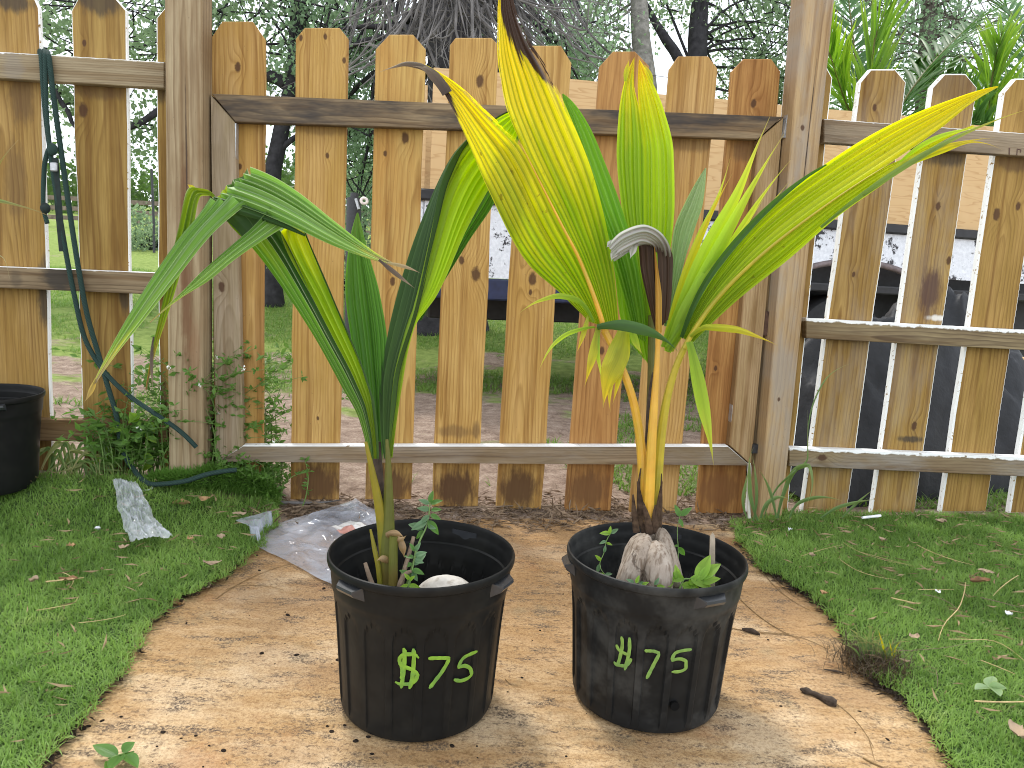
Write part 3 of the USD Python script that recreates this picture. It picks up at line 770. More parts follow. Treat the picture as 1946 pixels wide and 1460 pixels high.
# ------------------------------------------------------------------ the two coconut palms
def lobe(A, B, n_pl, amp=0.006, nl=70, bow=0.0, x0=0.0, vr=(0, 1), sway=0.0, curl=0.0, tri_pow=1.0):
    """one pleated half of a palm blade, between two edges given as (photo x, photo y, metres from the lens)"""
    a, b = pcurve(A, nl), pcurve(B, nl)
    per = 8; nu = n_pl * per + 1; u = np.linspace(0, 1, nu)
    wr_ = np.random.default_rng(int(abs(A[0][0] * 13 + B[0][1] * 7 + len(A))))
    kn_ = np.r_[0, np.cumsum(wr_.uniform(0.55, 1.45, n_pl))]; uw_ = np.interp(u, np.linspace(0, 1, n_pl + 1), kn_ / kn_[-1])
    P = a[:, None] * (1 - uw_)[None, :, None] + b[:, None] * uw_[None, :, None]
    ac = b - a; w = np.linalg.norm(ac, axis=1); al = np.gradient((a + b) / 2, axis=0)
    Nn = np.cross(al, ac); Nn /= np.linalg.norm(Nn, axis=1)[:, None] + 1e-9
    # smooth the normal where the blade narrows to nothing
    for _ in range(6):
        Nn[1:-1] = (Nn[:-2] + Nn[1:-1] + Nn[2:]) / 3
    Nn /= np.linalg.norm(Nn, axis=1)[:, None] + 1e-9
    tri = 2 - 4 * np.abs(((u * n_pl) % 1.0) - 0.5)
    am = np.minimum(amp, 0.8 * w / n_pl)
    vv = np.linspace(0, 1, nl)
    hv_ = np.repeat(wr_.uniform(0.6, 1.35, n_pl), per); hv_ = np.r_[hv_, hv_[-1]]
    h = am[:, None] * (tri * hv_)[None] * 0.5 + (bow * w)[:, None] * np.sin(np.pi * uw_)[None]
    h = h + sway * np.sin(vv * 5.3 + x0)[:, None] * (u - 0.5)[None] * w[:, None]
    P = P + Nn[:, None] * h[..., None]
    v = vr[0] + (vr[1] - vr[0]) * vv
    st = np.stack(np.broadcast_arrays((u * n_pl + x0)[None, :], v[:, None]), -1).reshape(-1, 2)
    return P.reshape(-1, 3), grid_faces(nl, nu), st


def leaf(parent, lobes, mat, name='leaf', label=None, smooth=True):
    V, Fc, S, n = [], [], [], 0
    for v, f, s in lobes:
        V.append(v); Fc.append(f + n); S.append(s); n += len(v)
    return obj(name, trimesh.Trimesh(np.vstack(V), np.vstack(Fc), process=False), mat, parent, smooth=smooth, uv=np.vstack(S), label=label)


def strip(parent, pts, w, mat, name='leaflet', fold=0.35, nl=40, label=None, twist=0.0, base_w=0.5):
    """a long narrow V-folded leaflet along a path; w in photo pixels at its widest"""
    c = pcurve(pts, nl); d = np.linspace(0, 1, nl)
    dep = curve([(p[2], 0, 0) for p in pts], nl)[:, 0] if len(pts) > 2 else np.linspace(pts[0][2], pts[1][2], nl)
    T = np.gradient(c, axis=0); T /= np.linalg.norm(T, axis=1)[:, None] + 1e-9
    S = np.cross(T, fw); S /= np.linalg.norm(S, axis=1)[:, None] + 1e-9
    Nn = np.cross(S, T)
    an = twist * d
    S2 = S * np.cos(an)[:, None] + Nn * np.sin(an)[:, None]; N2 = np.cross(S2, T)
    ww = w / 2 * dep / F * np.clip(base_w + (1 - base_w) * smooth01(d, 0, 0.35), 0, 1) * (1 - smooth01(d, 0.45, 1.0) * 0.97)
    V = np.stack([c - S2 * ww[:, None], c - N2 * (fold * ww)[:, None], c + S2 * ww[:, None]], 1).reshape(-1, 3)
    st = np.stack(np.broadcast_arrays(np.array([0.02, 0.5, 0.98])[None], d[:, None]), -1).reshape(-1, 2)
    return obj(name, (V, grid_faces(nl, 3)), mat, parent, smooth=True, uv=st, label=label)


GRN = (0.055, 0.14, 0.018); DGRN = (0.022, 0.075, 0.016); LIME = (0.25, 0.38, 0.022); YG = (0.42, 0.45, 0.025); YEL = (0.72, 0.63, 0.045); BRN = (0.045, 0.024, 0.014); TAN = (0.30, 0.2, 0.10)
mA = leaf_mat('leaf_yellow_bifid', [(0.0, (0.212, 0.286, 0.027)), (0.22, LIME), (0.42, (0.466, 0.488, 0.032)), (0.6, YEL), (0.85, (0.800, 0.615, 0.042)), (1, (0.76, 0.60, 0.05))], 0.56, (0.55, 0.36, 0.03), 0.5, brown=[(-0.034, 1.0, 0, 0.765, BRN)], spots=0.5, pleat_shade=0.75, tear=9)
mA2 = leaf_mat('leaf_yellow_tall', [(0.0, (0.212, 0.286, 0.027)), (0.25, LIME), (0.42, (0.466, 0.488, 0.032)), (0.55, YEL), (0.85, (0.800, 0.615, 0.042)), (1, (0.76, 0.60, 0.05))], 0.56, (0.50, 0.38, 0.03), 0.45, brown=[(0.035, 1.0, 0, 0.955, BRN)], spots=0.25, pleat_shade=0.7, tear=9)
mC = leaf_mat('leaf_lime_upright', [(0.0, (0.161, 0.281, 0.020)), (0.3, (0.276, 0.432, 0.030)), (0.7, (0.380, 0.518, 0.045)), (0.86, (0.552, 0.562, 0.040)), (0.93, YEL), (1, (0.690, 0.454, 0.050))], 0.56, (0.42, 0.50, 0.10), 0.5)
mC2 = leaf_mat('leaf_lime_upright_left', [(0.0, (0.14, 0.26, 0.02)), (0.3, (0.21, 0.36, 0.025)), (0.7, (0.29, 0.44, 0.035)), (0.86, (0.50, 0.52, 0.04)), (0.93, YEL), (1, (0.6, 0.42, 0.05))], 0.5, (0.42, 0.50, 0.10), 0.5, pleat_shade=0.6)  # darker copy of the lime look: shading of the left half painted in
mB = leaf_mat('leaf_green_behind', [(0.0, (0.195, 0.360, 0.030)), (0.5, (0.165, 0.360, 0.037)), (1, (0.165, 0.345, 0.045))], 0.42, (0.3, 0.42, 0.10), 0.5)
mG = leaf_mat('leaf_arching_right', [(0.0, (0.19, 0.30, 0.02)), (0.3, (0.36, 0.47, 0.028)), (0.55, (0.55, 0.60, 0.04)), (0.78, (0.74, 0.66, 0.05)), (1, (0.78, 0.62, 0.06))], 0.58, (0.55, 0.52, 0.08), 0.4, spots=0.4, pleat_shade=0.5)
mGd = leaf_mat('leaf_green_fold', [(0.0, (0.04, 0.10, 0.015)), (1, (0.06, 0.14, 0.02))], 0.25, (0.2, 0.3, 0.08), 0.4)
mGs = leaf_mat('leaf_olive_strand', [(0.0, (0.13, 0.22, 0.03)), (0.6, (0.20, 0.28, 0.07)), (0.9, (0.42, 0.38, 0.05)), (1, (0.5, 0.36, 0.06))], 0.3, (0.3, 0.36, 0.12), 0.4)
mF = leaf_mat('leaflet_lime', [(0.0, (0.220, 0.363, 0.028)), (0.5, (0.374, 0.528, 0.044)), (0.85, (0.528, 0.550, 0.066)), (1, TAN)], 0.56, (0.45, 0.5, 0.1), 0.3)
mY = leaf_mat('leaflet_yellow', [(0.0, (0.30, 0.36, 0.025)), (0.5, (0.45, 0.42, 0.03)), (0.85, (0.55, 0.40, 0.04)), (1, TAN)], 0.56, (0.45, 0.5, 0.1), 0.3)
mE = leaf_mat('leaf_silvery', [(0.0, (0.10, 0.20, 0.04)), (0.5, (0.24, 0.38, 0.14)), (1, (0.30, 0.40, 0.18))], 0.3, (0.5, 0.55, 0.35), 0.4, pale=0.3)
mD = leaf_mat('leaf_dead_brown', [(0.0, (0.075, 0.038, 0.018)), (0.5, (0.055, 0.028, 0.016)), (1, (0.05, 0.026, 0.016))], 0.06, (0.08, 0.04, 0.02), 0.5, rough=0.6)
mCurl = leaf_mat('leaf_dead_grey', [(0.0, (0.22, 0.19, 0.165)), (0.4, (0.42, 0.39, 0.365)), (1, (0.50, 0.47, 0.445))], 0.08, (0.16, 0.14, 0.12), 0.8, rough=0.7, pleat_shade=0.7)
m_pet_o = plain('petiole_orange_look', (0.52, 0.275, 0.025), 0.38, 0.5, 0.18, 25, dirt=(0.42, 0.34, 0.04), dirt_scale=6, dirt_amt=0.7)
m_pet_y = plain('petiole_yellow_green_look', (0.20, 0.155, 0.012), 0.5, 0.3, 0.18, 25, dirt=(0.12, 0.13, 0.015), dirt_scale=6, dirt_amt=0.8)
m_pet_yr = plain('petiole_yellow_look', (0.38, 0.30, 0.022), 0.45, 0.4, 0.18, 25, dirt=(0.26, 0.25, 0.022), dirt_scale=6, dirt_amt=0.8)
m_pet_g = plain('petiole_green_look', (0.08, 0.085, 0.012), 0.5, 0.3, 0.2, 25, dirt=(0.10, 0.065, 0.015), dirt_scale=9, dirt_amt=0.7)
m_fibre = plain('dark_fibre_look', (0.045, 0.028, 0.018), 0.9, 0.15, 0.6, 90, 0.004, dirt=(0.13, 0.085, 0.05), dirt_scale=40, dirt_amt=0.5)
m_twig = plain('dry_twig_look', (0.20, 0.145, 0.10), 0.85, 0.2, 0.4, 90, 0.002)
m_straw = plain('straw_look', (0.46, 0.34, 0.17), 0.8, 0.2, 0.3, 60)
m_darktwig = plain('dark_twig_look', (0.055, 0.04, 0.03), 0.85, 0.2, 0.5, 90, 0.002)

p2 = thing('coconut_palm', 'yellowing coconut palm seedling with tall split leaves in the right black pot', 'palm')
DP = 1.50
# bifid yellow leaf: left lobe and tall right lobe on one midrib
mid = [(1147, 622, 1.475), (1104, 500, 1.44), (1066, 425, 1.42), (990, 274, 1.40)]
AL = lobe([(1120, 612, 1.475), (1062, 555, 1.45), (1002, 500, 1.42), (932, 370, 1.37), (880, 250, 1.34), (846, 182, 1.33), (818, 140, 1.33), (800, 125, 1.33)],
          mid + [(930, 216, 1.37), (872, 162, 1.345), (836, 138, 1.335), (806, 122, 1.33)], 9, 0.014, 90, 0.05, 0.0)
leaf(p2, [AL], mA, label='yellow leaf lobe with a brown torn tip pointing left')
AR = lobe(mid + [(956, 180, 1.42), (945, 90, 1.44), (946, 0, 1.45), (950, -40, 1.455), (955, -70, 1.46)],
          [(1176, 628, 1.475), (1170, 545, 1.45), (1157, 455, 1.44), (1128, 335, 1.42), (1083, 220, 1.42), (1040, 130, 1.43), (1002, 70, 1.44), (978, 10, 1.45), (968, -40, 1.455), (960, -72, 1.46)], 9, 0.014, 90, 0.05, 0.0)
leaf(p2, [AR], mA2, label='tallest yellow leaf lobe with a brown edge near its tip')
obj('midrib', ptube([(1150, 632, 1.465)] + [(x, y, d - 0.004) for x, y, d in mid[1:]], [0.0055, 0.0035, 0.0022, 0.0008], 40, 8), m_pet_o, p2)
tipm = leaf_mat('leaf_tip_brown', [(0.0, BRN), (0.6, (0.12, 0.08, 0.05)), (1, (0.35, 0.26, 0.18))], 0.05)
strip(p2, [(845, 165, 1.326), (812, 132, 1.325), (790, 124, 1.324), (772, 122, 1.323), (748, 128, 1.322), (722, 137, 1.32)], 12, tipm, 'leaf_tip', 0.6, 30, base_w=1.0)
strip(p2, [(850, 178, 1.322), (830, 150, 1.322), (806, 130, 1.322), (785, 126, 1.322)], 20, tipm, 'leaf_tip', 0.3, 20, base_w=1.0)
# green leaf behind
leaf(p2, [lobe([(1205, 640, 1.54), (1165, 500, 1.53), (1120, 380, 1.52), (1085, 260, 1.52), (1070, 190, 1.52), (1068, 180, 1.52)],
               [(1228, 650, 1.54), (1215, 520, 1.53), (1178, 385, 1.53), (1150, 310, 1.53), (1120, 240, 1.525), (1085, 190, 1.52), (1070, 178, 1.52)], 6, 0.006, 60)], mB)
leaf(p2, [lobe([(1196, 650, 1.56), (1178, 600, 1.56), (1168, 520, 1.56), (1150, 420, 1.56), (1140, 330, 1.56)],
               [(1240, 700, 1.56), (1228, 600, 1.56), (1215, 520, 1.56), (1185, 430, 1.56), (1142, 328, 1.56)], 6, 0.006, 60)], mB)
# upright lime leaf
midC = [(1238, 640, 1.545), (1226, 500, 1.55), (1222, 380, 1.55), (1222, 290, 1.55), (1214, 205, 1.55)]
leaf(p2, [lobe([(1232, 645, 1.55), (1203, 500, 1.565), (1180, 385, 1.57), (1172, 290, 1.57), (1176, 215, 1.565), (1188, 150, 1.555), (1205, 110, 1.55)], midC + [(1205, 160, 1.55), (1206, 109, 1.55)], 6, 0.011, 70, 0.04)], mC2)
leaf(p2, [lobe(midC + [(1212, 165, 1.552), (1214, 116, 1.55)], [(1250, 645, 1.545), (1268, 520, 1.535), (1282, 380, 1.53), (1280, 290, 1.53), (1262, 210, 1.535), (1238, 152, 1.545), (1215, 113, 1.55)], 6, 0.011, 70, 0.04, 6.0)], mC)
for x1, y1, x2, y2 in ((1188, 155, 1196, 112), (1240, 158, 1222, 120)):
    strip(p2, [(x1, y1, 1.55), ((x1 + x2) / 2, (y1 + y2) / 2 - 4, 1.55), (x2, y2, 1.55)], 10, mY, 'leaf_tip')
# dead brown leaf, its grey curled end and orange midrib
leaf(p2, [lobe([(1247, 632, 1.475), (1228, 560, 1.46), (1216, 500, 1.45), (1214, 462, 1.44), (1222, 440, 1.44)], [(1251, 628, 1.472), (1249, 560, 1.452), (1246, 500, 1.442), (1246, 460, 1.434), (1248, 436, 1.434)], 4, 0.004, 40),
          lobe([(1252, 628, 1.472), (1252, 560, 1.452), (1250, 500, 1.442), (1248, 460, 1.434), (1248, 436, 1.434)], [(1270, 608, 1.475), (1277, 550, 1.46), (1279, 492, 1.45), (1266, 458, 1.44), (1252, 438, 1.438)], 4, 0.004, 40, 0, 4.0)], mD, label='dead dark brown leaf folded over in the middle')
leaf(p2, [lobe([(1277, 486, 1.452), (1256, 442, 1.425), (1222, 427, 1.41), (1182, 440, 1.40), (1155, 468, 1.395)], [(1236, 466, 1.45), (1226, 462, 1.436), (1208, 468, 1.42), (1188, 484, 1.41), (1166, 498, 1.40)], 7, 0.022, 44, 0.15)], mCurl, label='grey curled dry end of the dead leaf')
for q in ([(1176, 478, 1.398), (1168, 482, 1.394), (1162, 497, 1.392)], [(1206, 460, 1.41), (1203, 474, 1.405), (1197, 492, 1.40)], [(1165, 462, 1.397), (1158, 466, 1.394), (1153, 470, 1.392)]):
    strip(p2, q, 14, mCurl, 'leaf_tip', base_w=1.0)
leaf(p2, [lobe([(1246, 640, 1.466), (1246, 585, 1.447), (1245, 525, 1.437), (1243, 470, 1.430)], [(1258, 632, 1.464), (1258, 572, 1.447), (1252, 520, 1.437), (1244, 469, 1.430)], 2, 0.003, 30)], leaf_mat('dead_leaf_midrib', [(0, (0.62, 0.36, 0.07)), (1, (0.45, 0.22, 0.04))], 0.15), name='midrib')
# silvery young leaf and shredded lime leaflets
leaf(p2, [lobe([(1262, 620, 1.56), (1272, 520, 1.565), (1280, 440, 1.57), (1302, 385, 1.57), (1340, 320, 1.57)], [(1275, 620, 1.555), (1300, 500, 1.55), (1322, 430, 1.555), (1336, 385, 1.56), (1342, 319, 1.57)], 5, 0.006, 50)], mE)
for pts, w in (([(1262, 660, 1.52), (1300, 570, 1.50), (1345, 470, 1.48), (1400, 370, 1.46), (1440, 275, 1.45), (1463, 222, 1.45)], 26), ([(1268, 665, 1.51), (1320, 555, 1.48), (1372, 460, 1.46), (1432, 350, 1.44), (1490, 255, 1.43)], 23),
               ([(1266, 668, 1.53), (1330, 555, 1.52), (1390, 465, 1.51), (1440, 385, 1.50), (1502, 305, 1.50)], 18), ([(1270, 668, 1.50), (1335, 570, 1.48), (1402, 470, 1.46), (1468, 385, 1.45), (1500, 345, 1.45)], 20),
               ([(1272, 670, 1.53), (1345, 545, 1.53), (1425, 450, 1.53), (1486, 375, 1.53), (1510, 335, 1.53)], 12), ([(1260, 660, 1.54), (1290, 560, 1.54), (1330, 450, 1.54), (1368, 365, 1.54), (1388, 300, 1.54)], 16),
               ([(1264, 655, 1.53), (1296, 540, 1.52), (1345, 420, 1.51), (1392, 330, 1.5)], 15), ([(1268, 660, 1.49), (1330, 560, 1.47), (1400, 455, 1.455), (1455, 372, 1.44)], 17), ([(1270, 662, 1.52), (1350, 540, 1.51), (1440, 430, 1.5), (1480, 398, 1.5)], 8), ([(1276, 668, 1.50), (1355, 545, 1.48), (1410, 475, 1.47), (1440, 415, 1.465), (1462, 405, 1.46)], 14), ([(1270, 660, 1.50), (1300, 600, 1.48), (1345, 520, 1.47), (1390, 440, 1.46)], 30)):
    strip(p2, pts, w, mF if w > 15 else mY)
# long arching right leaf
midG = [(1306, 650, 1.475), (1345, 590, 1.45), (1430, 500, 1.40), (1540, 412, 1.34), (1680, 318, 1.27)]
leaf(p2, [lobe([(1296, 640, 1.48), (1335, 560, 1.455), (1430, 425, 1.41), (1550, 325, 1.35), (1690, 238, 1.28), (1800, 192, 1.235), (1884, 166, 1.205), (1896, 164, 1.20)], midG + [(1790, 242, 1.235), (1850, 194, 1.215), (1897, 166, 1.20)], 8, 0.012, 90, 0.05),
          lobe(midG + [(1720, 300, 1.255), (1770, 272, 1.235), (1850, 238, 1.205)], [(1318, 650, 1.475), (1400, 572, 1.44), (1500, 492, 1.385), (1592, 412, 1.33), (1692, 340, 1.275), (1752, 292, 1.245), (1852, 240, 1.205)], 6, 0.012, 90, -0.05, 8.0, vr=(0, 0.72))], mG, label='longest leaf arching over the right fence')
leaf(p2, [lobe([(1292, 640, 1.47), (1322, 560, 1.445), (1425, 422, 1.40), (1545, 325, 1.345), (1570, 312, 1.335)], [(1298, 645, 1.468), (1334, 562, 1.442), (1433, 432, 1.397), (1546, 330, 1.342), (1572, 313, 1.333)], 1, 0.004, 50)], mGd)
for pts, w, mm in (([(1560, 432, 1.325), (1680, 342, 1.26), (1800, 270, 1.21), (1900, 226, 1.17), (1960, 206, 1.15)], 11, mGs), ([(1640, 372, 1.28), (1740, 300, 1.24), (1830, 270, 1.2), (1890, 262, 1.18)], 12, mY), ([(1700, 320, 1.26), (1780, 262, 1.22), (1850, 243, 1.20), (1886, 236, 1.19)], 9, mF), ([(1690, 330, 1.262), (1790, 288, 1.22), (1850, 270, 1.19), (1905, 285, 1.18)], 8, mY)):
    strip(p2, pts, w, mm)
obj('midrib', ptube([(1300, 662, 1.47)] + [(x, y, d - 0.003) for x, y, d in midG[1:]], [0.0055, 0.0035, 0.002, 0.0007], 40, 8), m_pet_yr, p2)
# drooping leaflets round the neck
for pts, w, mm in (([(1128, 612, 1.46), (1095, 570, 1.44), (1062, 563, 1.42), (1025, 572, 1.41), (985, 597, 1.40)], 11, mF), ([(1130, 622, 1.46), (1085, 632, 1.43), (1052, 655, 1.42), (1035, 680, 1.41), (1024, 705, 1.41)], 8, mF),
                   ([(1118, 600, 1.46), (1110, 630, 1.45), (1100, 660, 1.44), (1095, 672, 1.44)], 10, mY), ([(1136, 622, 1.455), (1130, 660, 1.45), (1120, 700, 1.44), (1111, 735, 1.44)], 17, mY), ([(1140, 624, 1.457), (1136, 670, 1.45), (1140, 700, 1.45), (1144, 728, 1.45)], 8, mF),
                   ([(1186, 622, 1.47), (1176, 670, 1.46), (1156, 720, 1.45), (1146, 775, 1.45)], 44, mY), ([(1170, 660, 1.462), (1160, 720, 1.455), (1158, 760, 1.45), (1160, 784, 1.45)], 14, mY), ([(1190, 660, 1.462), (1176, 720, 1.46), (1164, 770, 1.46)], 12, mY),
                   ([(1135, 622, 1.45), (1175, 618, 1.43), (1225, 628, 1.42), (1262, 645, 1.43), (1288, 668, 1.44)], 22, mGd), ([(1200, 620, 1.46), (1208, 650, 1.455), (1222, 675, 1.45)], 14, mF),
                   ([(1312, 640, 1.46), (1345, 622, 1.44), (1395, 626, 1.41), (1440, 640, 1.39), (1478, 657, 1.375)], 14, mY), ([(1310, 650, 1.45), (1322, 700, 1.44), (1336, 770, 1.43), (1348, 830, 1.42), (1356, 885, 1.42)], 26, mF)):
    strip(p2, pts, w, mm)
# petioles and stem
obj('petiole', ptube([(1148, 628, 1.468), (1178, 690, 1.475), (1204, 765, 1.485), (1217, 840, 1.495), (1222, 900, 1.50), (1228, 985, 1.505)], [0.0072, 0.0074, 0.0082, 0.0092, 0.0105, 0.012], 40, 10), m_pet_o, p2)
obj('petiole', ptube([(1251, 628, 1.468), (1249, 680, 1.468), (1243, 770, 1.472), (1238, 850, 1.478), (1234, 930, 1.485), (1232, 990, 1.49)], [0.0042, 0.0056, 0.0078, 0.0094, 0.0108, 0.011], 40, 10), m_pet_o, p2)
obj('petiole', ptube([(1306, 652, 1.472), (1284, 700, 1.482), (1264, 775, 1.492), (1254, 850, 1.502), (1248, 920, 1.51), (1242, 985, 1.51)], [0.006, 0.0072, 0.0086, 0.0098, 0.011, 0.012], 40, 10), m_pet_yr, p2)
obj('petiole', ptube([(1238, 600, 1.545), (1238, 700, 1.535), (1236, 800, 1.53), (1236, 900, 1.525), (1236, 985, 1.52)], [0.007, 0.008, 0.009, 0.011, 0.013], 30, 10), m_pet_g, p2)
obj('dead_stalk', ptube([(1242, 708, 1.515), (1233, 770, 1.512), (1230, 840, 1.51), (1228, 930, 1.508)], [0.003, 0.0045, 0.005, 0.006], 24, 7), m_darktwig, p2)
for pts, w in (([(1226, 1012, 1.49), (1218, 960, 1.488), (1212, 915, 1.485)], 0.008), ([(1210, 1012, 1.486), (1205, 970, 1.484), (1203, 940, 1.48)], 0.007), ([(1246, 1010, 1.486), (1252, 960, 1.484), (1258, 915, 1.48)], 0.006), ([(1236, 1016, 1.478), (1230, 985, 1.476), (1222, 955, 1.474)], 0.008), ([(1248, 1012, 1.478), (1244, 985, 1.476), (1246, 960, 1.474)], 0.007), ([(1254, 1010, 1.49), (1256, 955, 1.49), (1257, 900, 1.488)], 0.004), ([(1218, 1000, 1.49), (1214, 930, 1.488), (1218, 890, 1.486)], 0.005)):
    obj('dead_sheath', ptube(pts, [w, w * 0.9, w * 0.25], 16, 7, 0.5), m_fibre, p2)
# the split husk the palm grows from
g = G(); P = g.pos(); zst = g.noise(g.mapv(P, (150, 150, 9)), 1, 4, 0.6); nz = g.noise(P, 18, 5, 0.65)
col = g.ramp(nz, [(0.25, (0.185, 0.145, 0.11)), (0.5, (0.32, 0.265, 0.215)), (0.8, (0.42, 0.37, 0.32))])
col = g.mulc(g.step(zst, 0.45, 0.65, 0, 0.8), col, (0.45, 0.38, 0.32))
crk = g.step(g.noise(g.mapv(P, (1, 1, 0.55)), 26, 4, 0.6, 0.6), 0.60, 0.66, 0, 0.75)
col = g.mix(crk, col, (0.075, 0.05, 0.035))
m_husk = g.done('husk_look', g.node('principled_bsdf', 'BSDF', base_color=col, roughness=0.9, specular_ior_level=0.15, normal=g.bump(g.sub(zst, crk), 0.7, 0.004)))
hc = pix(1230, 1066, 1.475)
axr, axu = CAMX, np.cross(CAMX, fw)


def husk_lobe(cx_, w, dep, top, bot, fwd, tilt):
    n, m = 40, 36
    z = np.linspace(0, 1, n); T = np.linspace(0, 2 * np.pi, m, endpoint=False)
    Z, A = np.meshgrid(z, T, indexing='ij')
    prof = np.interp(Z, [0, 0.06, 0.25, 0.5, 0.72, 0.88, 0.96, 1.0], [0.05, 0.62, 0.95, 1.0, 0.9, 0.68, 0.42, 0.05])
    ux = cx_ + np.sign(np.cos(A)) * np.abs(np.cos(A)) ** 0.8 * w * prof - tilt * (Z - 0.3) * 0.03
    dy = fwd + np.sin(A) * dep * prof
    h = bot + (top - bot) * Z
    rid = 1 + 0.07 * (meshkit.fbm(np.stack([np.cos(A) * 2 + cx_ * 90, np.sin(A) * 2, Z * 1.2], -1), 4, 5) - 0.5) * 2
    V = hc + (ux * rid)[..., None] * axr + dy[..., None] * np.array([0, 1.0, 0]) + h[..., None] * UP
    return trimesh.Trimesh(V.reshape(-1, 3), grid_faces(n, m, True), process=False)


for a in ((-0.036, 0.0255, 0.040, 0.060, -0.075, -0.012, -1.3), (0.0155, 0.032, 0.043, 0.053, -0.08, -0.030, 0.2), (0.051, 0.022, 0.042, 0.066, -0.075, 0.006, 1.3), (0.0, 0.045, 0.04, 0.045, -0.075, 0.034, 0)):
    obj('husk_lobe', husk_lobe(*a), m_husk, p2, smooth=True)

p1 = thing('coconut_palm', 'green coconut palm seedling with kinked drooping leaf in the left black pot', 'palm')
m1a = leaf_mat('leaf_kinked_green', [(0.0, (0.117, 0.208, 0.026)), (0.3, (0.098, 0.221, 0.026)), (0.7, (0.130, 0.286, 0.026)), (0.92, (0.273, 0.403, 0.033)), (1, (0.390, 0.468, 0.039))], 0.45, (0.42, 0.50, 0.22), 0.75, pleat_shade=0.6)
m1b = leaf_mat('leaf_mid_green', [(0.0, (0.056, 0.150, 0.022)), (0.5, (0.088, 0.225, 0.035)), (0.9, (0.125, 0.275, 0.044)), (1, (0.188, 0.312, 0.062))], 0.45, (0.16, 0.28, 0.06), 0.5, pleat_shade=0.6)
m1c = leaf_mat('leaf_painted_dark_half', [(0.0, (0.05, 0.11, 0.016)), (0.4, (0.026, 0.07, 0.01)), (1, (0.03, 0.08, 0.012))], 0.16, (0.10, 0.17, 0.05), 0.4, rough=0.62)  # dark copy of the leaf green, with the shade of the turned-away half painted in
m1d = leaf_mat('leaf_painted_lit_half', [(0.0, (0.156, 0.238, 0.020)), (0.35, (0.281, 0.422, 0.023)), (1, (0.374, 0.528, 0.032))], 0.6, (0.3, 0.42, 0.08), 0.4, brown=[(0, 0.3, 0, 9, BRN)])  # bright copy of the leaf green, with the sunlight painted in
m1p = leaf_mat('leaf_drooping_pale', [(0.0, (0.173, 0.345, 0.043)), (0.35, (0.215, 0.416, 0.065)), (0.75, (0.273, 0.475, 0.071)), (0.88, (0.575, 0.604, 0.071)), (0.97, (0.503, 0.345, 0.159)), (1, (0.359, 0.230, 0.129))], 0.3, (0.60, 0.65, 0.42), 0.85, pale=0.25, rough=0.36, pleat_shade=0.75)
# kinked leaf: rising blade in bands coloured as lit and shaded, its underside at the folds, then the drooping ends
e0 = [(699, 872, 1.38), (682, 796, 1.375), (651, 738, 1.37), (600, 645, 1.36), (556, 576, 1.345), (484, 477, 1.335), (430, 419, 1.33), (408, 380, 1.335)]
e1 = [(706, 872, 1.383), (692, 790, 1.384), (666, 730, 1.382), (618, 640, 1.374), (583, 576, 1.362), (511, 459, 1.350), (462, 400, 1.345), (430, 352, 1.342)]
e2 = [(710, 872, 1.384), (698, 785, 1.382), (674, 722, 1.378), (632, 640, 1.368), (601, 580, 1.358), (534, 441, 1.352), (500, 395, 1.347), (470, 320, 1.345)]
e3 = [(716, 872, 1.386), (708, 780, 1.374), (687, 702, 1.364), (655, 620, 1.354), (628, 553, 1.350), (588, 460, 1.343), (570, 418, 1.338)]
e4 = [(720, 872, 1.388), (714, 780, 1.380), (696, 715, 1.372), (672, 655, 1.364), (651, 607, 1.360), (600, 490, 1.352), (571, 414, 1.346)]
leaf(p1, [lobe(e0, e1, 3, 0.010, 70)], m1a, label='broad leaf rising to a kink at its top')
leaf(p1, [lobe(e1, e2, 2, 0.012, 70)], leaf_mat('leaf_painted_shade_pleats', [(0, (0.05, 0.11, 0.018)), (0.6, (0.03, 0.085, 0.016)), (1, (0.07, 0.14, 0.02))], 0.2, (0.42, 0.48, 0.30), 0.9))  # band between the lit ones, its shade painted into the green
leaf(p1, [lobe(e2[:-2] + [(552, 430, 1.345)], e3, 3, 0.008, 70)], leaf_mat('leaf_painted_lit_pleats', [(0, (0.18, 0.25, 0.02)), (0.4, (0.25, 0.37, 0.02)), (0.75, (0.23, 0.36, 0.02)), (0.92, (0.44, 0.5, 0.03)), (1, (0.5, 0.52, 0.04))], 0.58, (0.45, 0.55, 0.12), 0.5, pleat_shade=0.5), label='right band of the kinked leaf with sunlight in its colour')
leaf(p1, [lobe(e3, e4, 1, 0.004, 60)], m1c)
leaf(p1, [lobe([(475, 317, 1.332), (520, 336, 1.312), (562, 362, 1.295), (640, 424, 1.262), (720, 484, 1.238), (752, 502, 1.228)], [(406, 376, 1.325), (480, 399, 1.30), (545, 426, 1.28), (640, 470, 1.252), (715, 496, 1.232), (752, 505, 1.228)], 6, 0.016, 70, 0.03)], m1p, label='drooping leaf end pointing right')
leaf(p1, [lobe([(404, 378, 1.328), (440, 402, 1.315), (500, 420, 1.30), (580, 450, 1.275)], [(408, 374, 1.326), (460, 388, 1.314), (530, 418, 1.292), (582, 446, 1.275)], 2, 0.004, 20)], m1c)
leaf(p1, [lobe([(394, 385, 1.315), (372, 418, 1.29), (340, 455, 1.268), (245, 598, 1.225), (195, 690, 1.21), (172, 738, 1.205)], [(470, 389, 1.318), (431, 419, 1.292), (399, 450, 1.272), (340, 524, 1.245), (285, 594, 1.225), (206, 694, 1.21), (174, 742, 1.205)], 4, 0.016, 70, 0.03, 3.0)], m1p, label='long drooping leaf end pointing down left')
leaf(p1, [lobe([(430, 420, 1.318), (446, 434, 1.325), (462, 452, 1.33)], [(470, 389, 1.32), (486, 402, 1.326), (496, 420, 1.332)], 2, 0.004, 20)], m1c)
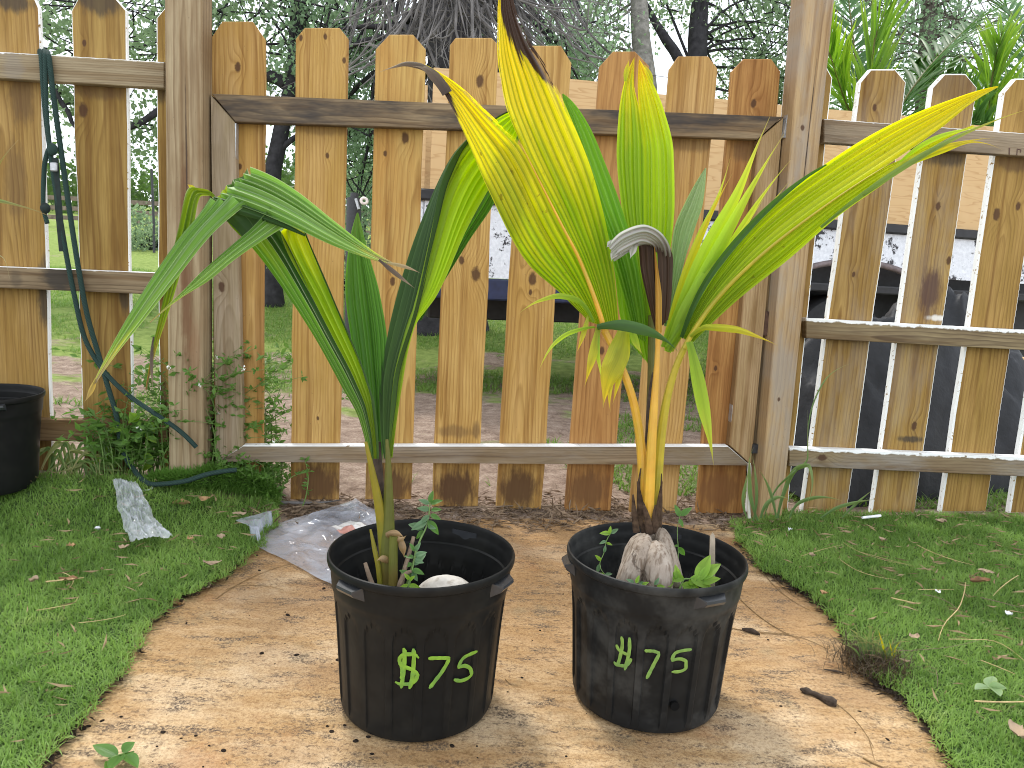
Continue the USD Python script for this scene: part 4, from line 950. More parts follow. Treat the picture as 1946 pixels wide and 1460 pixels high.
leaf(p1, [lobe([(514, 396, 1.318), (480, 434, 1.295), (440, 468, 1.275), (389, 511, 1.25), (340, 560, 1.23), (285, 611, 1.22)], [(571, 413, 1.325), (515, 447, 1.30), (450, 491, 1.272), (395, 535, 1.25), (345, 566, 1.232), (286, 614, 1.22)], 4, 0.016, 60, 0.03, 2.0)], m1p, label='drooping leaf end with a dry brown tip')
leaf(p1, [lobe([(405, 378, 1.345), (390, 362, 1.34), (362, 356, 1.335), (340, 430, 1.325), (312, 560, 1.32), (286, 680, 1.315), (276, 740, 1.31)], [(412, 392, 1.345), (398, 372, 1.34), (385, 372, 1.338), (366, 440, 1.325), (328, 570, 1.32), (292, 684, 1.315), (279, 742, 1.31)], 3, 0.010, 60, 0.06)], leaf_mat('leaf_drooping_left', [(0.0, YG), (0.12, (0.28, 0.38, 0.03)), (0.4, (0.14, 0.24, 0.03)), (0.75, (0.24, 0.33, 0.03)), (0.9, (0.36, 0.28, 0.05)), (1, (0.22, 0.13, 0.07))], 0.42, (0.4, 0.45, 0.15), 0.5))
strip(p1, [(372, 362, 1.336), (364, 356, 1.334), (356, 350, 1.333)], 9, mY, 'leaf_tip')
strip(p1, [(292, 640, 1.314), (288, 690, 1.312), (289, 722, 1.31), (290, 745, 1.31)], 7, tipm, 'leaf_tip')
strip(p1, [(735, 500, 1.228), (765, 506, 1.224), (800, 520, 1.22)], 7, leaf_mat('leaf_tip_tan', [(0, (0.35, 0.27, 0.12)), (1, (0.3, 0.2, 0.13))], 0.1), 'leaf_tip')
strip(p1, [(720, 494, 1.228), (752, 520, 1.222), (788, 548, 1.218)], 9, tipm, 'leaf_tip')
strip(p1, [(182, 720, 1.207), (172, 745, 1.204), (160, 765, 1.20)], 10, leaf_mat('leaf_tip_orange', [(0, (0.5, 0.33, 0.04)), (1, (0.3, 0.2, 0.08))], 0.3), 'leaf_tip')
# upright middle leaf
leaf(p1, [lobe([(708, 880, 1.44), (690, 780, 1.45), (668, 650, 1.46), (656, 545, 1.465), (664, 460, 1.465), (678, 405, 1.465)], [(720, 880, 1.43), (716, 780, 1.43), (706, 650, 1.435), (694, 545, 1.445), (684, 470, 1.455), (680, 404, 1.465)], 6, 0.012, 70),
          lobe([(720, 880, 1.43), (716, 780, 1.43), (706, 650, 1.435), (694, 545, 1.445), (684, 470, 1.455), (680, 404, 1.465)], [(726, 880, 1.44), (734, 780, 1.445), (736, 660, 1.45), (722, 560, 1.455), (700, 480, 1.46), (681, 405, 1.465)], 5, 0.012, 70, 0, 6.0)], m1b)
# right leaf: one half coloured as shaded, the other as sunlit
midR = [(738, 870, 1.40), (747, 733, 1.395), (790, 580, 1.385), (817, 455, 1.385), (839, 347, 1.392), (871, 284, 1.40), (968, 213, 1.42)]
leaf(p1, [lobe([(730, 872, 1.41), (721, 740, 1.44), (736, 639, 1.45), (772, 500, 1.45), (812, 392, 1.448), (853, 306, 1.44), (870, 282, 1.43), (966, 211, 1.42)], midR, 4, 0.010, 70)], m1c, label='half of the right leaf with shade in its colour')
leaf(p1, [lobe(midR, [(746, 870, 1.405), (764, 735, 1.425), (787, 625, 1.44), (830, 562, 1.45), (889, 432, 1.46), (924, 368, 1.462), (966, 300, 1.455), (988, 240, 1.44)], 6, 0.012, 70, 0, 4.0)], m1d, label='half of the right leaf with sunlight in its colour')
leaf(p1, [lobe([(790, 600, 1.49), (860, 450, 1.50), (920, 340, 1.51), (985, 240, 1.52)], [(800, 610, 1.49), (890, 460, 1.50), (945, 375, 1.51), (990, 245, 1.52)], 4, 0.006, 40)], m1b)
# petioles and base
for pts, R_, mm in (([(695, 840, 1.376), (706, 890, 1.385), (720, 960, 1.40), (732, 1040, 1.415), (738, 1112, 1.42)], [0.003, 0.0065, 0.0095, 0.013, 0.015], m_pet_y), ([(735, 835, 1.398), (738, 890, 1.40), (738, 960, 1.405), (737, 1040, 1.41), (738, 1112, 1.415)], [0.003, 0.007, 0.0110, 0.014, 0.016], m_pet_g),
                    ([(716, 840, 1.42), (720, 920, 1.42), (728, 1000, 1.42), (732, 1112, 1.42)], [0.008, 0.010, 0.012, 0.015], m_darktwig), ([(748, 1020, 1.385), (747, 1070, 1.388), (747, 1112, 1.39)], [0.008, 0.0085, 0.009], m_pet_g)):
    obj('petiole', ptube(pts, R_, 34, 10), mm, p1)
obj('dead_stalk', ptube([(704, 1006, 1.40), (712, 1045, 1.40), (719, 1080, 1.40), (722, 1115, 1.40)], [0.002, 0.0045, 0.005, 0.005], 20, 7, 0.6), m_pet_y, p1)
obj('dead_stalk', ptube([(694, 1070, 1.39), (700, 1090, 1.39), (708, 1112, 1.39)], [0.0035, 0.0045, 0.005], 12, 7, 0.6), m_twig, p1)
obj('dead_stalk', ptube([(786, 1020, 1.40), (778, 1050, 1.395), (768, 1085, 1.39), (760, 1118, 1.39)], [0.0035, 0.004, 0.0045, 0.006], 18, 7), m_twig, p1)
obj('dead_stalk', ptube([(782, 1086, 1.38), (772, 1090, 1.38), (762, 1104, 1.38), (758, 1120, 1.38)], [0.003, 0.004, 0.005, 0.005], 18, 7), m_twig, p1)
for q in ([(735, 1018, 1.395), (750, 1014, 1.39), (768, 1022, 1.385)], [(745, 1022, 1.392), (758, 1026, 1.386), (772, 1018, 1.382)], [(738, 1068, 1.39), (726, 1062, 1.385), (716, 1066, 1.38)], [(760, 1025, 1.388), (766, 1045, 1.385), (768, 1060, 1.385)]):
    strip(p1, q, 14, leaf_mat('dry_fibre_%d' % int(q[0][0] * 7 + q[0][1]), [(0, (0.2, 0.12, 0.05)), (1, (0.38, 0.24, 0.12))], 0.1), 'dry_fibre', 0.8, 16, base_w=0.8)
# the pale round coconut
g = G(); P = g.pos(); nz = g.noise(P, 22, 5, 0.65); n2 = g.noise(g.mapv(P, (1, 1, 4)), 60, 4, 0.6)
col = g.ramp(nz, [(0.3, (0.30, 0.275, 0.245)), (0.55, (0.46, 0.435, 0.40)), (0.8, (0.54, 0.515, 0.48))])
col = g.mulc(g.step(n2, 0.55, 0.7, 0, 0.6), col, (0.55, 0.5, 0.45))
m_nut = g.done('coconut_look', g.node('principled_bsdf', 'BSDF', base_color=col, roughness=0.8, specular_ior_level=0.2, normal=g.bump(n2, 0.4, 0.003)))
nut = trimesh.creation.icosphere(4)
NUT = pix(848, 1100, 1.43) - np.array([0, 0, 0.047])
nv = nut.vertices * [0.062, 0.056, 0.05] * (1 + 0.05 * (meshkit.fbm(nut.vertices * 2.2, 3, 9) - 0.5))[:, None]
obj('coconut', trimesh.Trimesh(nv + NUT, nut.faces, process=False), m_nut, smooth=True, label='pale grey round coconut half buried in the soil beside the green palm', cat='coconut')

# ------------------------------------------------------------------ beyond the fence: lawn, ranch fence, trees, palms, truck
def unit(v):
    return v / (np.linalg.norm(v, axis=-1, keepdims=True) + 1e-12)


def cards(P, size, r, aspect=0.42, droop=0.2, D=None):
    """leaf-sized folded kites, one island each"""
    n = len(P); size = np.broadcast_to(size, (n,))[:, None]
    D = unit(r.normal(0, 1, (n, 3)) + [0, 0, -droop]) if D is None else unit(D)
    S = unit(np.cross(D, r.normal(0, 1, (n, 3)))); N = np.cross(D, S)
    a, b = P, P + D * size
    m = P + D * size * 0.45
    V = np.stack([a, m + S * size * aspect + N * size * 0.1, b, m - S * size * aspect + N * size * 0.1], 1).reshape(-1, 3)
    k = np.arange(n)[:, None, None] * 4
    return V, (k + np.array([[0, 1, 2], [0, 2, 3]])[None]).reshape(-1, 3)


def px_lim(d, ex=150):
    return


m_bark = plain('bark_look', (0.10, 0.085, 0.07), 0.95, 0.15, 0.55, 14, 0.03, dirt=(0.20, 0.19, 0.165), dirt_scale=5, dirt_amt=0.7)
m_bark_pale = plain('pale_bark_look', (0.21, 0.195, 0.175), 0.95, 0.15, 0.4, 20, 0.02, dirt=(0.10, 0.10, 0.08), dirt_scale=7, dirt_amt=0.7)
m_bark_dark = plain('dark_bark_look', (0.035, 0.033, 0.036), 0.95, 0.15, 0.5, 12, 0.03)
m_fol = [foliage_mat('foliage_a', [(0.160, 0.229, 0.123), (0.273, 0.354, 0.198), (0.389, 0.459, 0.278), (0.229, 0.302, 0.184), (0.501, 0.494, 0.339)], 0.55),
         foliage_mat('foliage_b', [(0.181, 0.271, 0.155), (0.289, 0.362, 0.222), (0.396, 0.444, 0.309), (0.215, 0.284, 0.199), (0.538, 0.539, 0.396)], 0.55),
         foliage_mat('foliage_c', [(0.06, 0.11, 0.025), (0.10, 0.17, 0.035), (0.13, 0.20, 0.05), (0.08, 0.13, 0.03)], 0.45)]


def tree(name, label, base, trunk_pts, tr, clouds, seed, bark, fol, leaf=0.06, per=130, sig=0.26, limbs=(), group=None):
    """trunk_pts world points; clouds: (centre, radii, number of clumps)"""
    r = np.random.default_rng(seed); t = thing(name, label, 'tree', group)
    tp = curve(trunk_pts, 40)
    wob = (meshkit.fbm(np.c_[np.arange(40) * 0.13, np.full((40, 2), seed)], 2, seed) - 0.5)[:, None] * tr * 0.8
    tp = tp + wob
    rad = tr * np.interp(np.linspace(0, 1, 40), [0, 0.08, 0.5, 1], [1.35, 1.05, 0.85, 0.3])
    tm = tube(tp, rad, 18)
    tm.vertices += 0.14 * tr * (meshkit.fbm(tm.vertices * [14, 14, 4], 3, seed)[:, None] - 0.5) * unit(tm.vertices - tp[np.argmin(np.abs(tp[None, :, 2] - tm.vertices[:, 2:3]), 1)])
    obj('trunk', tm, bark, t, smooth=True)
    for lp, lr in limbs:
        c = curve(lp, 30)
        obj('limb', tube(c + (meshkit.fbm(c * 2.3, 3, seed + 3)[:, None] - 0.5) * 0.10, [lr, lr * 0.8, lr * 0.3], 9), bark, t, smooth=True)
    br, P = [], []
    for c, rd, n in clouds:
        c, rd = np.asarray(c, float), np.asarray(rd, float)
        q = unit(r.normal(0, 1, (n, 3))) * (r.uniform(0.15, 1.0, (n, 1)) ** 0.5) * rd + c
        for k, e in enumerate(q):
            if k % 3 == 0:
                s = tp[int(r.uniform(0.45, 0.98) * 39)]
                mid_ = s * 0.45 + e * 0.55 + r.normal(0, 0.16, 3) + [0, 0, 0.2]
                br.append(tube(curve([s, mid_, e], 9), [tr * 0.15, tr * 0.08, 0.004], 5))
            else:
                e2 = q[k - 1] if k else c
                br.append(tube(curve([e2, (e + e2) / 2 + r.normal(0, 0.1, 3), e], 6), [0.012, 0.008, 0.003], 4))
            kk = int(per * r.uniform(0.5, 1.4))
            P.append(e + r.normal(0, 1, (kk, 3)) * sig * r.uniform(0.6, 1.3) * np.array([1, 1, 0.75]))
    obj('branches', join(br), bark, t, smooth=True)
    P = np.vstack(P)
    obj('crown', cards(P, r.uniform(0.6, 1.3, len(P)) * leaf, r, 0.36), fol, t)
    return t


def at(px, py, d):
    return pix(px, py, d)


def root(px, d):
    p = pix(px, 480, d); return np.array([p[0], p[1], float(z_ground(p[0], p[1])) - 0.05])


r1 = root(516, 9.0)
tree('oak_tree', 'oak with drooping limbs over the lawn behind the rope fence', r1, [r1, at(517, 330, 9), at(528, 270, 9), at(560, 120, 9), at(580, -120, 9.2), at(570, -420, 9.3)], 0.10,
     [(at(200, 40, 9.0), (2.1, 1.2, 0.75), 50), (at(420, 90, 9.2), (1.4, 1.2, 0.95), 40), (at(640, 120, 9.6), (1.0, 1.0, 1.2), 46), (at(300, -260, 9.2), (3.0, 1.8, 1.2), 18), (at(255, 255, 9.0), (0.5, 0.4, 0.35), 9), (at(130, 175, 9), (0.35, 0.4, 0.25), 8)], 31, m_bark_dark, m_fol[0], 0.07, 84, 0.24,
     limbs=[([at(545, 160, 9), at(430, 130, 9), at(345, 175, 8.9), at(296, 214, 8.8), at(250, 242, 8.7), at(205, 250, 8.7)], 0.075), ([at(40, 60, 8.8), at(100, 160, 8.8), at(118, 200, 8.8), at(150, 245, 8.8), at(185, 262, 8.8)], 0.045), ([at(522, 300, 9), at(560, 262, 9), at(620, 235, 9)], 0.04)])
r2 = root(868, 8.2)
t2 = tree('old_tree', 'dark thick trunk hung with bare dry twigs behind the gate', r2, [r2, at(868, 250, 8.2), at(872, 60, 8.2), at(885, -160, 8.2), at(890, -420, 8.3)], 0.46,
          [(at(640, 60, 8.8), (0.75, 0.8, 0.9), 40), (at(1040, 110, 8.8), (0.7, 0.8, 0.75), 40), (at(690, 300, 9.5), (0.8, 0.8, 0.8), 40), (at(880, -330, 8.4), (3.0, 2.0, 1.0), 14)], 32, m_bark_dark, m_fol[1], 0.06, 84, 0.25)
r = np.random.default_rng(5)
tw = []
m_grey_twig = plain('grey_twig_look', (0.15, 0.14, 0.135), 0.9, 0.2, 0.7, 6)
for k in range(300):
    cx_ = r.uniform(-190, 230) if k % 3 else r.uniform(-80, 110)
    x0_, y0_ = 868 + cx_, r.uniform(-160, 30)
    d0_ = 8.0 - 0.75 * math.exp(-(cx_ / 140) ** 2) - r.uniform(0, 0.5)
    ln = r.uniform(90, 240); an = r.normal(0, 0.45) + cx_ / 420
    a = at(x0_, y0_, d0_); b = at(x0_ + ln * math.sin(an) * 0.5 + r.normal(0, 14), y0_ + ln * 0.5, d0_ - 0.1); c = at(x0_ + ln * math.sin(an * 1.5), y0_ + ln * math.cos(an), d0_ - r.uniform(0, 0.3))
    w = r.choice([0.004, 0.006, 0.009, 0.015])
    tw.append(tube(curve([a, b, c], 7), [w, w * 0.8, w * 0.3], 4))
    if k % 2 == 0:
        e = b + r.normal(0, 0.16, 3) + [0, 0, -0.1]
        tw.append(tube(curve([b, (b + e) / 2 + r.normal(0, 0.03, 3), e], 5), [w * 0.6, w * 0.4, w * 0.2], 4))
obj('hanging_twigs', join(tw), m_grey_twig, t2, kind='stuff')
r3 = root(1222, 10.0)
tree('slim_tree', 'grey slender trunk rising behind the upright lime leaf', r3, [r3, at(1236, 200, 10), at(1214, 40, 10), at(1205, -80, 10), at(1215, -420, 10)], 0.15,
     [(at(1110, 60, 10.5), (0.7, 0.8, 0.8), 36), (at(1110, 150, 10.6), (0.55, 0.6, 0.35), 20), (at(1215, -320, 10), (2.4, 1.6, 1.2), 12)], 33, m_bark_pale, m_fol[0], 0.062, 84, 0.23)
r4 = root(1322, 10.5)
tree('leaning_tree', 'dark trunk with a leaning fork left of the hinge post', r4, [r4, at(1322, 180, 10.5), at(1328, 60, 10.5), at(1342, -100, 10.5), at(1350, -420, 10.5)], 0.16,
     [(at(1450, 70, 10.8), (0.85, 0.8, 0.8), 44), (at(1465, 170, 11), (0.7, 0.6, 0.5), 34), (at(1275, 15, 10.8), (0.35, 0.5, 0.3), 9), (at(1350, -320, 10.5), (2.4, 1.6, 1.2), 12)], 34, m_bark_dark, m_fol[0], 0.062, 84, 0.23,
     limbs=[([at(1318, 190, 10.4), at(1290, 120, 10.4), at(1262, 70, 10.4), at(1232, 20, 10.5), at(1215, -30, 10.5)], 0.085), ([at(1290, 170, 10.6), at(1250, 200, 10.6), at(1240, 150, 10.6)], 0.02)])
r5 = root(1760, 12.0)
tree('broad_tree', 'grey green leafy tree rising behind the coconut palms', r5, [r5, at(1760, 200, 12), at(1770, -100, 12), at(1780, -420, 12)], 0.16,
     [(at(1640, 60, 12), (1.3, 1.0, 1.0), 40), (at(1860, 60, 12), (1.5, 1.0, 1.0), 46), (at(1760, 190, 12.3), (2.2, 0.8, 0.5), 44), (at(1780, -280, 12), (3.2, 1.6, 1.2), 14)], 35, m_bark, m_fol[1], 0.065, 78, 0.25)
# distant wood and scrub
r = np.random.default_rng(8)
P = []
for k in range(420):
    x, y = r.uniform(-46, 50), r.uniform(38, 50)
    h = 2.4 + 1.8 * meshkit.noise(np.array([x * 0.22, 0, 0])) + (3.5 if x > -6 else 0) * r.uniform(0.3, 1)
    zb = float(z_ground(x, y))
    c = np.array([x, y, zb + r.uniform(0.1, 1) * h * 0.9])
    P.append(c + r.normal(0, 1, (90, 3)) * [0.8, 0.8, 0.5])
P = np.vstack(P)
obj('tree_line', cards(P, r.uniform(0.2, 0.45, len(P)), r, 0.4), m_fol[2], label='low line of green trees far across the lawn', cat='trees', kind='stuff')


def shrub(px, d, w, h, n, seed, mat, label, leaf=0.055, per=90, lift=0.0):
    b = root(px, d); rr = np.random.default_rng(seed); t = thing('shrub', label, 'shrub')
    P, st = [], []
    for k in range(n):
        e = b + [rr.normal(0, w), rr.normal(0, w), lift + rr.uniform(0.1, 1) * h]
        st.append(tube(curve([b, b * 0.5 + e * 0.5 + rr.normal(0, 0.05, 3), e], 6), [0.014, 0.009, 0.003], 4))
        P.append(e + rr.normal(0, 1, (per, 3)) * [0.16, 0.16, 0.13])
    P = np.vstack(P)
    obj('stems', join(st), m_bark_dark, t); obj('foliage', cards(P, rr.uniform(0.6, 1.3, len(P)) * leaf, rr, 0.36), mat, t)


shrub(690, 10.5, 0.55, 2.0, 60, 41, m_fol[0], 'dark leafy shrub seen between the third and second gate pickets from the left')
shrub(530, 11.5, 0.45, 1.1, 34, 42, m_fol[0], 'low dark shrub at the foot of the oak')
shrub(286, 17.0, 0.5, 0.9, 26, 43, m_fol[0], 'small shrub by the thin metal stake on the lawn', 0.09)
shrub(1120, 12.0, 0.8, 1.8, 60, 44, m_fol[0], 'dark shrub behind the plywood boards of the truck')
shrub(1480, 12.5, 0.8, 2.2, 60, 45, m_fol[1], 'grey green shrub beyond the truck near the hinge post', 0.07)

m_oldwood = plain('weathered_rail_look', (0.16, 0.125, 0.10), 0.9, 0.15, 0.4, 8)
rch = thing('ranch_fence', 'weathered brown post and rail fence far across the lawn', 'fence')
for k in range(-3, 8):
    x = -16 + k * 2.3; y = 25 + 0.1 * k; zb = float(z_ground(x, y))
    obj('post', box([x, y, zb + 0.5], [0.13, 0.13, 1.15], bevel=0.01), m_oldwood, rch)
    for h in (0.28, 0.58, 0.9):
        zb2 = float(z_ground(x + 1.15, y + 0.05)); obj('rail', box([x + 1.15, y - 0.09, zb2 + h], [2.28, 0.05, 0.14], bevel=0.006), m_oldwood, rch)
stk = root(293, 16); s = thing('metal_stake', 'thin dark metal stake standing on the lawn beyond the rope fence', 'stake')
obj('shaft', tube([stk, at(292, 418, 16), at(288, 322, 16)], 0.028, 8), m_blacksteel, s)
b = root(672, 6.2); s = thing('pipe_post', 'black pipe post with a pale clamp behind the gate', 'post')
obj('pipe', tube([b, at(671, 470, 6.2), at(673, 378, 6.2)], 0.062, 16), m_blacksteel, s, smooth=40)
obj('cap', tube([at(673, 380, 6.2), at(674, 368, 6.2)], 0.035, 12), m_blacksteel, s)
obj('clamp', tube([at(676, 378, 6.1), at(682, 398, 6.1)], 0.012, 8), m_steel, s)
ring = trimesh.creation.torus(0.024, 0.012); ring.apply_transform(trimesh.transformations.rotation_matrix(1.2, [1, 0.3, 0])); ring.apply_translation(at(692, 382, 6.1))
obj('clamp_ring', ring, plain('white_plastic_look', (0.7, 0.62, 0.58), 0.5), s, smooth=True)

# lawn beyond the gate
r = np.random.default_rng(12)
q = np.c_[r.uniform(-8, 8, 340000), 2.95 + 9.5 * r.uniform(0, 1, 340000) ** 1.25]
pn = meshkit.fbm(np.c_[q * 0.9, q[:, :1] * 0], 4, 17) + 0.24 * smooth01(q[:, 1], 3.6, 8) + 0.35 * (meshkit.fbm(np.c_[q * 7, q[:, :1] * 0], 2, 4) - 0.5)
q = q[pn > 0.60]
q = np.c_[q, z_ground(q[:, 0], q[:, 1])]; q = q[in_view(q, 60)]
m_lawn = foliage_mat('lawn_look', [(0.135, 0.230, 0.041), (0.230, 0.351, 0.068), (0.338, 0.459, 0.108), (0.432, 0.513, 0.176), (0.203, 0.311, 0.061), (0.486, 0.446, 0.230)], 0.4)
obj('grass', blades(q, r.uniform(0.03, 0.075, len(q)), r.uniform(0.004, 0.008, len(q)), r.uniform(0.3, 1.3, len(q)), r, 2, 0.5), m_lawn, label='patchy green grass growing on the bare soil beyond the gate', cat='grass', kind='stuff')

# coconut palms behind the truck
m_frond = [leaf_mat('frond_painted_lit', [(0.0, (0.13, 0.26, 0.03)), (0.6, (0.22, 0.36, 0.04)), (1, (0.30, 0.38, 0.06))], 0.5, (0.3, 0.4, 0.1), 0.3), leaf_mat('frond_green', [(0.0, (0.05, 0.12, 0.03)), (0.6, (0.08, 0.17, 0.045)), (1, (0.14, 0.22, 0.07))], 0.35, (0.2, 0.3, 0.12), 0.3)]  # first look is a brighter copy with sunlight painted into the green


def frond(parent, pts, ln, seed, mat, n=26, up=0.6, droop=0.3, start=0.15, wid=0.021):
    rr = np.random.default_rng(seed); c = curve([at(*p) for p in pts], 60)
    fr = obj('frond', tube(c, [0.016, 0.012, 0.004], 6), m_pet_g, parent)
    T = unit(np.gradient(c, axis=0)); V, Fc, S, k0 = [], [], [], 0
    n = int(n * 1.7)
    for i in range(n):
        s = start + (1 - start) * (i + 0.5) / n; j = min(int(s * 59), 58)
        for sd_ in (-1, 1):
            side = unit(np.cross(T[j], [0, 0, 1.0]) * sd_ + rr.normal(0, 0.08, 3)); d = unit(side + T[j] * up + rr.normal(0, 0.08, 3) + np.array([0, 0, 0.35]))
            L_ = 1.2 * ln * (0.45 + 0.55 * math.sin(math.pi * min(1, 0.18 + s * 0.8))) * rr.uniform(0.85, 1.1)
            m_ = 6; t_ = np.linspace(0, 1, m_)
            p = c[j] + d * (t_ * L_)[:, None] + np.array([0, 0, -1.0]) * (droop * L_ * t_ ** 2)[:, None]
            nn = unit(np.cross(d, T[j])); ww = wid * np.interp(t_, [0, 0.2, 0.6, 1], [0.5, 1, 0.8, 0.03])
            e = np.cross(nn, d)
            V.append(np.stack([p - e * ww[:, None], p - nn * (0.3 * ww)[:, None], p + e * ww[:, None]], 1).reshape(-1, 3))
            Fc.append(grid_faces(m_, 3) + k0); k0 += m_ * 3
            S.append(np.stack(np.broadcast_arrays(np.array([0.02, 0.5, 0.98])[None], t_[:, None]), -1).reshape(-1, 2))
    usdkit.mesh(stage, str(fr.GetPath()) + '/leaflets', (np.vstack(V), np.vstack(Fc)), mat, smooth=True, uv=np.vstack(S))


pa = thing('coconut_palm', 'bright coconut palm rising behind the first white edged pickets right of the hinge post', 'palm', 'coconut palms behind the truck')
ra = root(1655, 7.8)
obj('trunk', tube(curve([ra, ra * 0.5 + at(1655, 330, 7.8) * 0.5, at(1655, 320, 7.8)], 12), [0.12, 0.10, 0.07], 12), m_bark_pale, pa, smooth=True)
for i, (pts, ln, mt, n) in enumerate([([(1655, 330, 7.8), (1648, 200, 7.8), (1660, 90, 7.7), (1700, -20, 7.6), (1740, -120, 7.5)], 0.62, 0, 26), ([(1655, 330, 7.8), (1610, 200, 7.7), (1575, 100, 7.5), (1545, 30, 7.3)], 0.50, 0, 22), ([(1655, 330, 7.8), (1720, 190, 7.8), (1800, 90, 7.8), (1870, 30, 7.9)], 0.6, 1, 26),
                                          ([(1655, 330, 7.8), (1740, 240, 7.7), (1790, 250, 7.5), (1820, 330, 7.4)], 0.5, 1, 22), ([(1655, 330, 7.8), (1600, 250, 7.9), (1560, 230, 8.0), (1520, 270, 8.1)], 0.5, 1, 22), ([(1655, 330, 7.8), (1630, 150, 8.2), (1615, 20, 8.4), (1600, -110, 8.6)], 0.55, 1, 22)]):
    frond(pa, pts, ln, 60 + i, m_frond[mt], n, 1.35 if mt == 0 else 0.7, 0.05 if mt == 0 else 0.22)
pb = thing('coconut_palm', 'coconut palm behind the rightmost pickets at the edge of the view', 'palm', 'coconut palms behind the truck')
rb = root(1880, 8.4)
obj('trunk', tube(curve([rb, rb * 0.5 + at(1880, 330, 8.4) * 0.5, at(1880, 320, 8.4)], 12), [0.12, 0.10, 0.07], 12), m_bark_pale, pb, smooth=True)
for i, (pts, ln, mt, n) in enumerate([([(1880, 330, 8.4), (1876, 240, 8.3), (1885, 150, 8.2), (1905, 60, 8.1)], 0.55, 0, 24), ([(1880, 330, 8.4), (1840, 230, 8.3), (1790, 160, 8.2), (1730, 130, 8.1)], 0.6, 1, 26), ([(1880, 330, 8.4), (1930, 210, 8.3), (1990, 120, 8.2), (2060, 70, 8.1)], 0.62, 0, 26),
                                          ([(1880, 330, 8.4), (1960, 130, 8.8), (1930, 40, 9.0), (1880, -20, 9.2)], 0.6, 1, 26), ([(1880, 330, 8.4), (1820, 260, 8.0), (1780, 270, 7.8), (1750, 330, 7.6)], 0.5, 1, 22)]):
    frond(pb, pts, ln, 80 + i, m_frond[mt], n, 1.35 if mt == 0 else 0.7, 0.05 if mt == 0 else 0.22)

# truck bed with plywood sides
ta, tb = pix(808, 350, 4.6)[:2], pix(1700, 440, 5.4)[:2]
td = unit(tb - ta); tn = np.array([td[1], -td[0]])                     # tn points to the fence
AX = np.array([[td[0], td[1], 0], [-tn[0], -tn[1], 0], [0, 0, 1.0]])   # rows: along, away, up


def tbox(u0, u1, w0, w1, z0, z1, bevel=0.01):
    c = np.r_[ta + td * (u0 + u1) / 2 - tn * (w0 + w1) / 2, (z0 + z1) / 2]
    return box(c, [u1 - u0, w1 - w0, z1 - z0], AX, bevel)


g = G(); P = g.pos(); nz = g.noise(P, 7, 6, 0.72); n2 = g.noise(P, 45, 4, 0.7)
chip = g.step(g.add(nz, g.mul(n2, 0.22)), 0.66, 0.70)
col = g.mix(chip, g.ramp(n2, [(0.3, (0.52, 0.54, 0.58)), (0.7, (0.72, 0.74, 0.78))]), (0.025, 0.024, 0.028))
m_truck = g.done('chipped_white_paint_look', g.node('principled_bsdf', 'BSDF', base_color=col, roughness=0.45, specular_ior_level=0.4))
m_trkblack = plain('truck_black_look', (0.018, 0.018, 0.02), 0.55, 0.4, 0.4, 25)
m_trkblue = plain('truck_dark_blue_look', (0.012, 0.018, 0.05), 0.35, 0.5, 0.4, 20)
m_rubber = plain('tyre_rubber_look', (0.022, 0.022, 0.023), 0.75, 0.3, 0.3, 40)
g = G(); P = g.pos(); q3 = g.dot(P, (*td, 0)); zz = g.node('separate_xyz', 'z', vector=P)
wv = g.noise(g.vec(g.mul(q3, 1.3), g.mul(zz, 9.0)), 1.0, 3, 0.5)
rg = g.m('fraction', g.mul(g.add(wv, g.mul(zz, 0.4)), 9.0))
col = g.mix(g.mul(g.step(rg, 0.6, 0.95), 0.5), (0.52, 0.35, 0.175), (0.36, 0.205, 0.085))
col = g.mix(g.step(g.noise(P, 3, 4, 0.6), 0.5, 0.75, 0, 0.6), col, (0.57, 0.41, 0.23))
m_ply = g.done('plywood_look', g.node('principled_bsdf', 'BSDF', base_color=col, roughness=0.75, specular_ior_level=0.2))
tk = thing('truck_bed', 'old chipped white truck bed with plywood side boards behind the gate', 'truck')
LB = 5.4
uw = float((pix(1640, 600, 5.33)[:2] - ta) @ td); WR, WZ = 0.40, 0.40
# bed side with a round wheel arch
prof = [(0.0, 0.80), (uw - 0.72, 0.80)] + [(uw + 0.74 * math.cos(a), 0.66 + 0.38 * math.sin(a)) for a in np.linspace(math.pi - 0.36, 0.85, 22)] + [(uw + 0.50, 0.955), (LB, 0.955), (LB, 1.255), (0.0, 1.255)]
m = trimesh.creation.extrude_polygon(Polygon(prof).buffer(0), 0.06, engine='earcut')
v = m.vertices; m = trimesh.Trimesh(np.c_[ta + v[:, :1] * td - v[:, 2:3] * tn, v[:, 1]], m.faces)
obj('side_panel', m, m_truck, tk)
arch = tube([np.r_[ta + td * (uw + 0.75 * math.cos(a)) - tn * 0.01, 0.66 + 0.385 * math.sin(a)] for a in np.linspace(math.pi - 0.36, 0.85, 30)], 0.024, 8)
obj('arch_trim', arch, plain('rusty_trim_look', (0.14, 0.11, 0.11), 0.6, 0.4, 0.5, 30), tk, smooth=True)
obj('side_panel', tbox(0, LB, 1.38, 1.44, 0.80, 1.255), m_truck, tk)
obj('tailgate', tbox(-0.05, -0.002, 0.0, 1.44, 0.80, 1.255), m_truck, tk)
obj('top_rail', tbox(-0.06, LB, -0.03, 0.07, 1.258, 1.325), m_trkblack, tk)
obj('top_rail', tbox(-0.06, LB, 1.37, 1.47, 1.258, 1.325), m_trkblack, tk)
obj('sill', tbox(0.0, uw - 0.74, -0.01, 0.05, 0.66, 0.797), m_trkblue, tk)
obj('bumper', tbox(-0.2, -0.06, -0.02, 1.46, 0.60, 0.80, 0.02), m_trkblack, tk)
obj('bed_floor', tbox(0.02, LB - 0.02, 0.065, 1.375, 0.82, 0.88), m_trkblack, tk)
